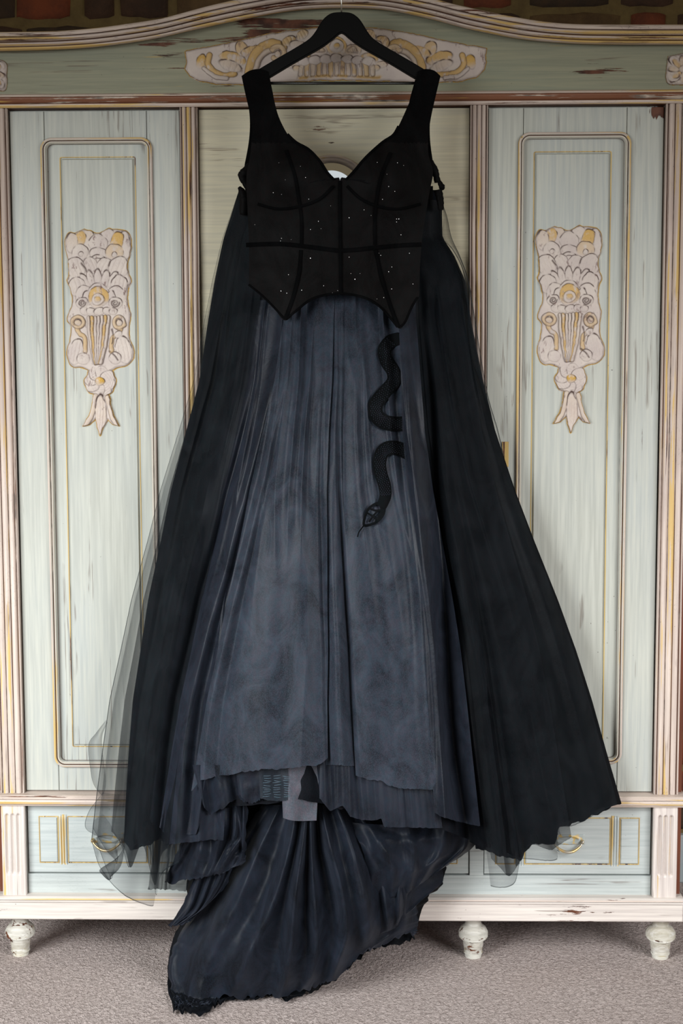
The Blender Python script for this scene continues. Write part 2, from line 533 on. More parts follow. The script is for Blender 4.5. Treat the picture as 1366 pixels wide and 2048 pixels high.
# ------------------------------------------------------------------ the setting
YW = 0.53
HX = 2.6
floor = new_mesh('floor', [(-HX, -4.3, 0), (HX, -4.3, 0), (HX, YW + .1, 0), (-HX, YW + .1, 0)], [(0, 1, 2, 3)], M_CARPET)
tag(floor, 'taupe mauve loop pile carpet', kind='structure')
wall = box('wall_back', -HX, HX, YW, YW + 0.12, 0, 2.75, M_MORTAR, None, 0)
tag(wall, 'dark old brick wall with ochre lime mortar', kind='structure')
bb = box('baseboard_back', -HX, HX, YW - 0.022, YW, 0, 0.13, M_SKIRT, None, 0.004)
tag(bb, 'grey blue painted baseboard', kind='structure')


def brick_mesh(wd, ht, seed):
    r = random.Random(seed)
    V, Fc = [], []
    nx, nz = 6, 4
    for j in range(nz):
        for i in range(nx):
            ex = i in (0, nx - 1); ez = j in (0, nz - 1)
            x = -wd / 2 + wd * i / (nx - 1); z = -ht / 2 + ht * j / (nz - 1)
            y = -0.011 + r.uniform(-0.002, 0.002)
            if ex or ez:
                y = 0.0
                x += r.uniform(-0.004, 0.004); z += r.uniform(-0.003, 0.003)
                if ex and ez:
                    x *= 0.96; z *= 0.88
            elif i in (1, nx - 2):
                x += (-1 if i == 1 else 1) * wd / (nx - 1) * 0.72
            if not ez and j == 1: z -= ht / (nz - 1) * 0.7
            if not ez and j == nz - 2: z += ht / (nz - 1) * 0.7
            V.append((x, y, z))
    Fc = grid_faces(nx, nz)[:, ::-1].tolist()
    return V, Fc


BM = {}
for k in range(6):
    V, Fc = brick_mesh(1.0 * 0.2, 0.07, k)
    for mi, m in enumerate(M_BRICKS):
        me = bpy.data.meshes.new('brick')
        me.from_pydata(V, [], Fc)
        me.materials.append(m)
        me.polygons.foreach_set('use_smooth', [True] * len(me.polygons))
        BM[(k, mi)] = me


def put_brick(x0, x1, z0, z1, mi=None):
    me = BM[(random.randrange(6), random.choice([0, 1, 1, 2, 3]) if mi is None else mi)]
    o = bpy.data.objects.new('brick', me)
    COL.objects.link(o)
    o.parent = wall
    o.location = ((x0 + x1) / 2, YW + 0.001, (z0 + z1) / 2)
    o.scale = ((x1 - x0) / 0.2, 1, (z1 - z0) / 0.07)


zA0 = W(100, 38, YW)[1]; zA1 = zA0 + 0.072
zB1 = W(100, 53, YW)[1]; zB0 = zB1 - 0.07
rowA = [(-92, 30, 2), (34, 142, 0), (168, 228, 1), (240, 338, 1), (352, 470, 3), (482, 600, 1), (612, 730, 0), (742, 800, 2), (815, 905, 1),
        (928, 1022, 0), (1056, 1218, 2), (1242, 1346, 1), (1372, 1480, 1)]
rowB = [(-60, 44, 1), (50, 190, 2), (246, 340, 1), (352, 470, 0), (480, 590, 1), (600, 700, 2), (712, 820, 1), (835, 925, 0), (940, 1040, 1),
        (1055, 1240, 3), (1262, 1330, 0), (1352, 1470, 1)]
for (a, b, mi) in rowA:
    sh = 0.018 if a > 900 else 0
    put_brick(W(a, 20, YW)[0], W(b, 20, YW)[0], zA0 + sh, zA1 + sh, mi)
for (a, b, mi) in rowB:
    sh = 0.022 if a > 900 else 0
    put_brick(W(a, 60, YW)[0], W(b, 60, YW)[0], zB0 + sh, zB1 + sh, mi)
xl, xr = W(-92, 20, YW)[0], W(1480, 20, YW)[0]
pitch = 0.088
row = 0
z = zA1 + 0.034
while z < 2.66:
    x = -HX + (0.11 if row % 2 else 0)
    while x < HX - 0.05:
        wd = random.choice([0.21, 0.21, 0.22, 0.10])
        if -1.3 < x < 1.3:
            put_brick(x, min(x + wd, HX), z, z + 0.07)
        x += wd + 0.016
    z += pitch; row += 1
# the rest of the wall, low down and far aside, as one piece
V, Fc, MI = [], [], []
z = 0.14; row = 0
while z < 2.66:
    x = -HX + (0.11 if row % 2 else 0)
    while x < HX - 0.05:
        wd = random.choice([0.21, 0.21, 0.22, 0.10])
        inside_top = (z + 0.07 > zB0 - 0.01)
        skip = (-0.70 < x and x + wd < 0.70 and z < 1.9) or (inside_top and xl - .02 < x + wd and x < xr + .02 and z < zA1 + 0.03) or \
               (z > zA1 + 0.01 and -1.35 < x + wd and x < 1.35)
        if not skip:
            v, f = brick_mesh(min(wd, HX - x), 0.07, random.randrange(6))
            n = len(V)
            V += [(a + x + wd / 2, b + YW + .001, c_ + z + .035) for a, b, c_ in v]
            Fc += [[i + n for i in q] for q in f]
            MI += [random.choice([0, 1, 1, 2, 3])] * len(f)
        x += wd + 0.016
    z += pitch; row += 1
o = new_mesh('brickwork', V, Fc, None, wall, True, M_BRICKS, MI)
tag(o, kind='stuff')

# wall behind the camera with the tall window that the mirror shows
YF = -4.3
wx0, wx1, wz0, wz1 = -0.80, 0.62, 0.75, 2.66
V, Fc = [], []
for (a, b, c_, d) in ((-HX, wx0, 0, 2.75), (wx1, HX, 0, 2.75), (wx0, wx1, 0, wz0), (wx0, wx1, wz1, 2.75)):
    box_geo(a, b, YF - 0.12, YF, c_, d, 0, V, Fc)
wf = new_mesh('wall_front', V, Fc, M_PLASTER)
tag(wf, 'plain plaster wall behind the viewer', kind='structure')
t = NT('daylit_pane')
em = t.add('ShaderNodeEmission')
em.inputs[0].default_value = (0.90, 0.96, 1.0, 1)
em.inputs[1].default_value = 0.70
t.link(em.outputs[0], t.out.inputs['Surface'])
M_PANE = t.m
t = NT('white_window_paint'); M_WHITE = t.fin((0.7, 0.7, 0.68), 0.4)
V, Fc = [], []
for (a, b, c_, d) in ((wx0, wx0 + .05, wz0, wz1), (wx1 - .05, wx1, wz0, wz1), (wx0 + .05, wx1 - .05, wz0, wz0 + .06), (wx0 + .05, wx1 - .05, wz1 - .06, wz1),
                      (-.355, -.305, wz0 + .06, wz1 - .06), (wx0 + .05, -.355, 1.62, 1.66), (-.305, wx1 - .05, 1.62, 1.66)):
    box_geo(a, b, YF - 0.09, YF - 0.03, c_, d, 0, V, Fc)
win = new_mesh('window_1', V, Fc, M_WHITE)
tag(win, 'white sash window behind the viewer', kind='structure')
for (a, b, c_, d) in ((wx0 + .05, -.355, wz0 + .06, 1.62), (-.305, wx1 - .05, wz0 + .06, 1.62), (wx0 + .05, -.355, 1.66, wz1 - .06), (-.305, wx1 - .05, 1.66, wz1 - .06)):
    new_mesh('pane', [(a, YF - .07, c_), (b, YF - .07, c_), (b, YF - .07, d), (a, YF - .07, d)], [(0, 3, 2, 1)], M_PANE, win)

# ------------------------------------------------------------------ wardrobe
ward = empty('wardrobe')
tag(ward, 'antique three-door wardrobe in distressed sage green and cream paint with gilt carvings', 'wardrobe')
ZL0, ZL1 = 0.372, 0.398            # ledge between doors and drawers
ZP0, ZP1 = 0.1025, 0.147           # plinth board
ZT = 1.925                         # underside of the architrave
XI, XO = 0.715, 0.771              # outer pilasters
ZA = W(683, 187)[1]                # top of the architrave
ZF_LO = ZA - 0.01


# cornice curves
top_px = [(-70, 64), (0, 64), (110, 62), (190, 56), (250, 48), (325, 36), (420, 11), (500, -6), (590, -20), (683, -24), (775, -19), (860, -4),
          (920, 11), (1000, 28), (1080, 42), (1150, 48), (1250, 49), (1366, 49), (1440, 49)]
bot_px = [(-70, 103), (0, 103), (110, 100), (200, 94), (300, 80), (400, 58), (500, 37), (590, 22), (683, 17), (770, 21), (860, 39), (950, 62),
          (1050, 80), (1150, 88), (1250, 90), (1366, 90), (1440, 90)]
xs_px = np.linspace(-70, 1440, 150)
tp = crom(top_px, 400); bp = crom(bot_px, 400)
topc = np.interp(xs_px, tp[:, 0], tp[:, 1]); botc = np.interp(xs_px, bp[:, 0], bp[:, 1])
prof = [(0.0, -0.070), (0.03, -0.078), (0.20, -0.079), (0.235, -0.076), (0.245, -0.067), (0.27, -0.067), (0.285, -0.072), (0.34, -0.0745), (0.42, -0.072),
        (0.50, -0.064), (0.515, -0.054), (0.56, -0.053), (0.58, -0.058), (0.68, -0.054), (0.75, -0.047), (0.765, -0.040), (0.795, -0.040), (0.81, -0.045),
        (0.88, -0.043), (0.95, -0.035), (0.985, -0.026), (1.0, -0.006)]
V = []
xw = None
rows = []
for (tt, yy) in prof:
    x, z = Wn(xs_px, topc + (botc - topc) * tt, yy)
    rows.append((x, np.full_like(x, yy), z))
# top face going back to the wall side
x0r, y0r, z0r = rows[0]
rows.insert(0, (x0r, np.full_like(x0r, 0.50), z0r + 0.004))
V = np.concatenate([np.stack(r, -1) for r in rows])
Fc = grid_faces(len(xs_px), len(rows)).tolist()
n = len(xs_px)
for side in (0, n - 1):            # end caps
    Fc.append([k * n + side for k in range(len(rows))])
cm = []
nq = len(xs_px) - 1
for k in range(len(rows) - 1):
    tm = 0.5 * (prof[k - 1][0] + prof[k][0]) if k > 0 else 0.0
    idx = 1 if (0.238 < tm < 0.275 or 0.505 < tm < 0.57 or 0.757 < tm < 0.80 or tm > 0.97) else (2 if tm > 0.80 or 0.29 < tm < 0.42 else 0)
    cm += [idx] * nq
cm += [1, 1]
o = new_mesh('cornice', V, Fc, None, ward, True, [M_CORNICE, M_GROOVE_H, M_GOLD_H], cm)
o['label'] = 'arched stepped cornice with worn cream and gilt paint'
cornice_top_z = float(W(683, -24, -0.075)[1])

# frieze board under the arch
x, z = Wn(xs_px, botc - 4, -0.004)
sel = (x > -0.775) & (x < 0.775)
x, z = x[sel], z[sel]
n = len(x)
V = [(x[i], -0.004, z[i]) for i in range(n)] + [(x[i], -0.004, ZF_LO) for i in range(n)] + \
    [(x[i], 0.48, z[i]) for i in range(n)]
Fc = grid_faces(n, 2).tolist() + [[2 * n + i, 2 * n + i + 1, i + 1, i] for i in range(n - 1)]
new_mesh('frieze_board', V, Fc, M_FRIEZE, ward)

# architrave strip
def level_moulding(name, xa, xb, prof, mat):
    """prof: (z, y) from top to bottom, with returns at the ends"""
    V = []
    nx = 40
    for (zz, yy) in prof:
        for i in range(nx):
            V.append((xa + (xb - xa) * i / (nx - 1), yy, zz))
    Fc = grid_faces(nx, len(prof)).tolist()
    Fc.append([k * nx for k in range(len(prof))][::-1]); Fc.append([k * nx + nx - 1 for k in range(len(prof))])
    if isinstance(mat, list):
        mi = sum([[q] * (nx - 1) for q in mat[1]], []) + [0, 0]
        return new_mesh(name, V, Fc, None, ward, False, mat[0], mi)
    o = new_mesh(name, V, Fc, mat, ward, False)
    return o


h = ZA - ZT
level_moulding('architrave', -0.80, 0.80, [(ZA + .002, 0.0), (ZA, -0.020), (ZA - .004, -0.030), (ZA - h * .28, -0.032), (ZA - h * .32, -0.027),
                                            (ZA - h * .40, -0.027), (ZA - h * .62, -0.021), (ZA - h * .72, -0.016), (ZA - h * .76, -0.022),
                                            (ZT + .003, -0.022), (ZT, -0.018), (ZT - .001, 0.02)], [[M_TRIM_H, M_ARCH, M_GROOVE_H], [0, 0, 0, 1, 1, 1, 1, 1, 0, 0, 2]])
# ledge below the doors
level_moulding('ledge_moulding', -0.785, 0.785, [(ZL1, 0.02), (ZL1 - .002, -0.028), (ZL1 - .006, -0.034), (ZL1 - .009, -0.034), (ZL1 - .011, -0.028), (ZL1 - .016, -0.031),
                                                (ZL1 - .021, -0.030), (ZL1 - .023, -0.022), (ZL0 - .002, -0.021), (ZL0 - .004, 0.02)], [[M_TRIM_H, M_GROOVE_H, M_GOLD_H], [0, 0, 0, 1, 2, 2, 2, 0, 0]])
level_moulding('plinth_moulding', -0.785, 0.785, [(ZP1 + .012, 0.02), (ZP1 + .011, -0.022), (ZP1 + .008, -0.028), (ZP1 + .005, -0.029), (ZP1 + .003, -0.024), (ZP1 + .001, -0.027),
                                                 (ZP1 - .001, -0.027), (ZP1 - .002, 0.0)], [[M_PLINTH, M_GROOVE_H, M_GOLD_H], [0, 0, 2, 1, 0, 0, 0]])
box('plinth_board', -0.785, 0.785, -0.022, 0.02, ZP0, ZP1 - .001, M_PLINTH, ward, 0.002)

# carcass: bare sides, back, bottom and top in one body
V, Fc = [], []
for s in (-1, 1):
    a, b = sorted((s * 0.755, s * 0.782))
    box_geo(a, b, 0.006, 0.50, ZP0, ZA + 0.1, 0.0, V, Fc)
box_geo(-0.752, 0.752, 0.485, 0.50, ZP0, ZA + 0.1, 0, V, Fc)
box_geo(-0.752, 0.752, 0.024, 0.485, ZP0, ZP0 + .02, 0, V, Fc)
box_geo(-0.752, 0.752, 0.028, 0.485, ZL0 - .01, ZL1 - .004, 0, V, Fc)
box_geo(-0.752, 0.752, 0.024, 0.485, ZT + .005, ZT + .03, 0, V, Fc)
o = new_mesh('carcass', V, Fc, M_MAHOG, ward)
o['label'] = 'bare red-brown wooden carcass sides'


# fluted pilasters
def reed(n, depth, edge=0.10):
    def f(U, Vv, X, Z):
        q = (U - edge) / (1 - 2 * edge)
        ph = q * n
        h = np.abs(np.sin(np.pi * ph)) ** 0.55
        h = np.where((q < 0) | (q > 1), 1.0, h)
        groove = np.exp(-((np.abs(q - 0) * (1 - 2 * edge)) / 0.035) ** 2) + np.exp(-((np.abs(q - 1) * (1 - 2 * edge)) / 0.035) ** 2)
        h = h - 0.9 * groove
        e = smooth(np.minimum(U, 1 - U) / 0.03)
        return depth * (0.25 + 0.75 * np.clip(h, 0, 1)) * e + 0.002
    return f


def reed_paint(u):
    q = (u - 0.10) / 0.80 * 3
    f = np.abs(q - np.round(q))
    r_ = np.where((f < 0.075) & (q > -0.2) & (q < 3.2), 1, 0)
    return np.where((r_ == 0) & (np.floor(q) == 1) | (r_ == 0) & (np.abs(q - 0.35) < .12), 2, r_).astype(int)


PX2 = (W(360, 211)[0], W(396, 211)[0])
PX3 = (W(940, 206)[0], W(976, 206)[0])
for (a, b) in ((-XO, -XI), (PX2[0], PX2[1]), (PX3[0], PX3[1]), (XI, XO)):
    hfield('pilaster', a, b, ZL1 - .001, ZT + .001, 61, 3, reed(3, 0.009), -0.004, [M_TRIM_V, M_GROOVE_V, M_GOLD_V], ward, 0.02, reed_paint)

ZD0, ZD1 = W(100, 1747)[1], W(100, 1611)[1]       # drawer fronts


def stopflute(n, z0, z1, xcs, wd):
    def f(U, Vv, X, Z):
        h = np.full_like(X, 0.010)
        for xc in xcs:
            zz = np.clip(Z, z0, z1)
            d = np.hypot(X - xc, Z - zz) / wd
            h = h - 0.006 * np.sqrt(np.clip(1 - d * d, 0, 1))
        e = smooth(np.minimum(U, 1 - U) / 0.04)
        return h * (0.4 + 0.6 * e)
    return f


for s in (-1, 1):
    a, b = sorted((s * XI, s * XO))
    cxs = [a + (b - a) * q for q in (0.27, 0.5, 0.73)]
    hfield('pilaster_base', a, b, ZP1 + .008, ZL0 - .002, 57, 90, stopflute(3, ZD0 + 0.008, ZD1 - 0.02, cxs, 0.0048), -0.006, M_BLOCK, ward, 0.024)


# doors
def rounded(x0, x1, z0, z1, r, n=10):
    P = []
    for (cx, cz, a0) in ((x1 - r, z1 - r, 0), (x0 + r, z1 - r, 90), (x0 + r, z0 + r, 180), (x1 - r, z0 + r, 270)):
        for k in range(n + 1):
            a = math.radians(a0 + 90 * k / n)
            P.append((cx + r * math.cos(a), cz + r * math.sin(a)))
    # points along the straight runs keep the tangents true at the corners
    return P


def rect_path(x0, x1, z0, z1):
    return rounded(x0, x1, z0, z1, 0.0035, 3)


def panel_field(name, x0, x1, z0, z1, px0, px1, pz0, pz1, yb, rise, mat, parent):
    """board with a bevelled raised field in the middle"""
    V = [(x0, yb, z0), (x1, yb, z0), (x1, yb, z1), (x0, yb, z1)]
    g = 0.0016
    b = 0.003
    for (d, y) in ((0, yb), (0.0005, yb + g), (0.0022, yb + g), (0.0022 + b, yb - rise)):
        V += [(px0 + d, y, pz0 + d), (px1 - d, y, pz0 + d), (px1 - d, y, pz1 - d), (px0 + d, y, pz1 - d)]
    Fc = []
    for k in range(4):
        for i in range(4):
            j = (i + 1) % 4
            Fc.append((4 * k + i, 4 * k + j, 4 * k + 4 + j, 4 * k + 4 + i))
    Fc.append((16, 17, 18, 19))
    return new_mesh(name, V, Fc, mat, parent)


MOULD = [(0.0, 0.003), (0.0005, -0.004), (0.002, -0.0075), (0.0045, -0.0085), (0.0065, -0.0065), (0.0072, -0.003), (0.0080, -0.003), (0.0088, -0.0055), (0.0110, -0.0055),
         (0.0130, -0.0025), (0.0140, 0.004), (0.0142, 0.011)]


def make_door(xa, xb, mo, pn, joints):
    """xa, xb door edges; mo = outer moulding rect; pn = raised field rect"""
    mx0, mx1, mz0, mz1 = mo
    g = 0.0016
    z0, z1 = ZL1 + .001, ZT - .001
    d = box('door', xa + .001, xb - .001, 0.0125, 0.024, z0, z1, M_SAGE, ward, 0.0)
    ja, jb = joints
    i = 0.010
    box('stile', xa + g, ja - .0006, 0.0, 0.0125, z0 + .001, z1 - .003, M_SAGE, d, 0.001)
    box('stile', jb + .0006, xb - g, 0.0, 0.0125, z0 + .001, z1 - .003, M_SAGE, d, 0.001)
    box('rail', ja + .0006, jb - .0006, 0.0, 0.0125, mz1 - i, z1 - .003, M_SAGE, d, 0.001)
    box('rail', ja + .0006, jb - .0006, 0.0, 0.0125, z0 + .001, mz0 + i, M_SAGE, d, 0.001)
    panel_field('panel', mx0 + .006, mx1 - .006, mz0 + .006, mz1 - .006, *pn, 0.0085, 0.0035, M_SAGE, d)
    # gilt line round the raised field
    px0, px1, pz0, pz1 = pn
    sweep('gilt_line', rect_path(px0 - .001, px1 + .001, pz0 - .001, pz1 + .001), [(-0.0010, 0.0090), (-0.0008, 0.0076), (0.0010, 0.0076), (0.0012, 0.0098)], M_GILT, d, True, False)
    # moulding: level and upright runs meet at rounded corners
    path = rounded(mx0, mx1, mz0, mz1, 0.026, 10)
    P = np.array(path); n = len(P)
    T = np.roll(P, -1, 0) - np.roll(P, 1, 0)
    for nm, mat, keep in (('panel_moulding', M_TRIM_V, 0),):
        V, Fc, MI = [], [], []
        # exact offsets: rounded rects of shrinking radius
        for (o_, y) in MOULD:
            q = rounded(mx0 + o_, mx1 - o_, mz0 + o_, mz1 - o_, 0.026 - o_, 10)
            V += [(a, y, b) for a, b in q]
        Fc = grid_faces(n, len(MOULD), 0, True).tolist()
        row_p = [1, 2, 2, 0, 1, 1, 0, 0, 0, 3, 1]
        for q_, f in enumerate(Fc):
            a, b = V[f[0]], V[f[3]]
            k_ = row_p[q_ // n]
            MI.append(k_ * 2 + (1 if abs(a[0] - b[0]) > abs(a[2] - b[2]) else 0))
        new_mesh(nm, V, Fc, None, d, False, [M_MOULD_V, M_MOULD_H, M_GROOVE_V, M_GROOVE_H, M_GOLD_V, M_GOLD_H, M_SAGE, M_SAGE], MI)
    return d


def rectW(xl, yt, xr, yb_):
    """pixel rectangle at its top corners -> x0, x1, z0, z1"""
    return (W(xl, yt)[0], W(xr, yt)[0], W((xl + xr) / 2, yb_)[1], W((xl + xr) / 2, yt)[1])


d1 = make_door(-XI, PX2[0], rectW(80, 275, 305, 1534), rectW(119, 314, 268, 1494), (W(88, 250)[0], W(293, 250)[0]))
d3 = make_door(PX3[1], XI, rectW(1036, 264, 1263, 1528), rectW(1070, 303, 1223, 1490), (W(1047, 250)[0], W(1254, 250)[0]))
# middle door, a plain board with an arched mirror
d2 = box('door', PX2[1] + .001, PX3[0] - .001, 0.0, 0.02, ZL1 + .001, ZT - .003, M_SAGE_C, ward, 0.001)
mcx, mcz = W(663, 392); R = 0.0885


def arch(r, zb):
    P = [(mcx + r * math.cos(math.radians(a)), mcz + r * math.sin(math.radians(a))) for a in np.linspace(0, 180, 41)]
    return P + [(mcx - r, zb - (r - R)), (mcx + r, zb - (r - R))]


V, Fc = [], []
MP = [(R, 0.0), (R - .001, -0.008), (R - .004, -0.011), (R - .007, -0.009), (R - .0085, -0.006), (R - .010, -0.008), (R - .0145, -0.006), (R - .017, -0.002), (R - .018, 0.0)]
for (r, y) in MP:
    V += [(a, y, b) for a, b in arch(r, 0.75)]
Fc = grid_faces(43, len(MP), 0, True)[:, ::-1].tolist()
new_mesh('mirror_frame', V, Fc, M_TRIM_H, d2, True)
A = arch(R - .0175, 0.75); B = arch(R - .034, 0.75)
V = [(a, -0.0012, b) for a, b in A] + [(a, -0.0034, b) for a, b in B]
Fc = grid_faces(43, 2, 0, True)[:, ::-1].tolist() + [list(range(43, 86))]
o = new_mesh('mirror', V, Fc, M_MIRROR, d2)
o['label'] = 'bevelled arched mirror glass'

# escutcheon on the right-hand door
x, z = W(1009, 905)
V, Fc = box_geo(x - .006, x + .009, -0.002, 0.0, z - .032, z + .024, 0.0006)
es = new_mesh('escutcheon', V, Fc, M_GILT, d3)


# drawers
def make_drawer(xa, xb, handle=True):
    d = box('drawer', xa + .0016, xb - .0016, 0.004, 0.30, ZD0 + .0016, ZD1 - .002, M_DRAWER, ward, 0.001)
    wd = xb - xa
    e = 0.027
    zz0, zz1 = ZD0 + 0.024, ZD1 - 0.026
    s1 = xa + e + 0.046; s2 = s1 + 0.020
    t2 = xb - e - 0.046; t1 = t2 - 0.020
    for (a, b) in ((xa + e, s1), (s2, t1), (t2, xb - e)):
        V = []
        for (q, y) in ((0, 0.0041), (0.0005, 0.0025), (0.0018, 0.0025), (0.0022, 0.0038), (0.0045, 0.0005)):
            V += [(a + q, y, zz0 + q), (b - q, y, zz0 + q), (b - q, y, zz1 - q), (a + q, y, zz1 - q)]
        Fc = []
        MI = []
        for k in range(4):
            for i in range(4):
                j = (i + 1) % 4
                Fc.append((4 * k + i, 4 * k + j, 4 * k + 4 + j, 4 * k + 4 + i)); MI.append(1 if k < 3 else 0)
        Fc.append((16, 17, 18, 19)); MI.append(0)
        new_mesh('drawer_panel', V, Fc, None, d, False, [M_DRAWER, M_GILT], MI)
    for (a, b) in ((s1, s2), (t1, t2)):
        def f(U, Vv, X, Z):
            h = np.abs(np.sin(np.pi * U * 3)) ** 0.5 * 0.004
            return h * smooth(np.minimum(Vv, 1 - Vv) / 0.03)
        hfield('reeded_strip', a + .001, b - .001, zz0 - .004, zz1 + .004, 31, 20, f, 0.0038, M_REED, d, 0.0)
    if handle:
        cx = (xa + xb) / 2
        cz = (ZD0 + ZD1) / 2 + 0.004
        # oblong plate with sunk oval
        X, Z = np.meshgrid(np.linspace(-0.039, 0.039, 53), np.linspace(-0.0125, 0.0125, 23))
        q = (X / 0.026) ** 2 + (Z / 0.0085) ** 2
        H = 0.0022 + 0.0022 * np.exp(-((q - 1.0) / 0.35) ** 2) - 0.0025 * smooth(1.1 - q)
        H *= smooth((0.0395 - np.abs(X)) / 0.003) * smooth((0.0128 - np.abs(Z)) / 0.002)
        V = np.stack([X + cx, 0.0005 - H, Z + cz], -1).reshape(-1, 3)
        p = new_mesh('handle_plate', V, grid_faces(53, 23)[:, ::-1].tolist(), M_PLATE, d, True)
        P = [(cx - 0.033 + 0.066 * k / 16, -0.009 - 0.009 * math.sin(math.pi * k / 16), cz - 0.004 - 0.020 * math.sin(math.pi * k / 16) ** 0.7) for k in range(17)]
        tube('bail_handle', P, [0.0022 + 0.0013 * math.sin(math.pi * k / 16) for k in range(17)], M_BRASS, p, 10)
        for s in (-1, 1):
            tube('handle_post', [(cx + s * 0.033, 0.002, cz - 0.003), (cx + s * 0.033, -0.006, cz - 0.003), (cx + s * 0.033, -0.012, cz - 0.004)], [0.004, 0.0042, 0.003], M_BRASS, p, 10)
    return d


xd1 = W(52, 1680)[0]; xd1b = W(376, 1680)[0]
xd3 = W(967, 1720)[0]; xd3b = W(1300, 1680)[0]
make_drawer(-XI, xd1b)
make_drawer(xd3, XI)
make_drawer(xd1b + 0.032, xd3 - 0.032)
for (a, b) in ((xd1b, xd1b + .032), (xd3 - .032, xd3)):
    box('drawer_divider', a, b, 0.0, 0.03, ZD0 - .001, ZL0 - .003, M_DRAWER, ward, 0.001)
box('lower_rail', -XI, XI, 0.0, 0.03, ZP1 + .008, ZD0 - .0012, M_DRAWER, ward, 0.001)

# turned feet
px = 0.00113
FP0 = [(0.0235, ZP0 + .0005), (0.0240, 0.099), (0.0225, 0.095), (0.0185, 0.090), (0.0180, 0.083), (0.0200, 0.077), (0.0290, 0.070), (0.0325, 0.064), (0.0340, 0.061), (0.0340, 0.050),
      (0.0310, 0.0455), (0.0245, 0.043), (0.0238, 0.040), (0.0232, 0.030), (0.0215, 0.020), (0.0205, 0.014), (0.0218, 0.012), (0.0218, 0.010), (0.0195, 0.008), (0.0185, 0.0)]
SHARP = (0, 1, 2, 5, 7, 8, 9, 10, 11, 15, 16, 17, 18)
FP = []
for i_, q_ in enumerate(FP0):
    FP += [q_, q_] if i_ in SHARP else [q_]
for (x, y) in ((-0.7432, 0.005), (-0.312, 0.005), (0.3122, 0.005), (0.7447, 0.005), (-0.73, 0.455), (0.73, 0.455)):
    lathe('turned_foot', FP, x, y + 0.022, M_FOOT, ward)


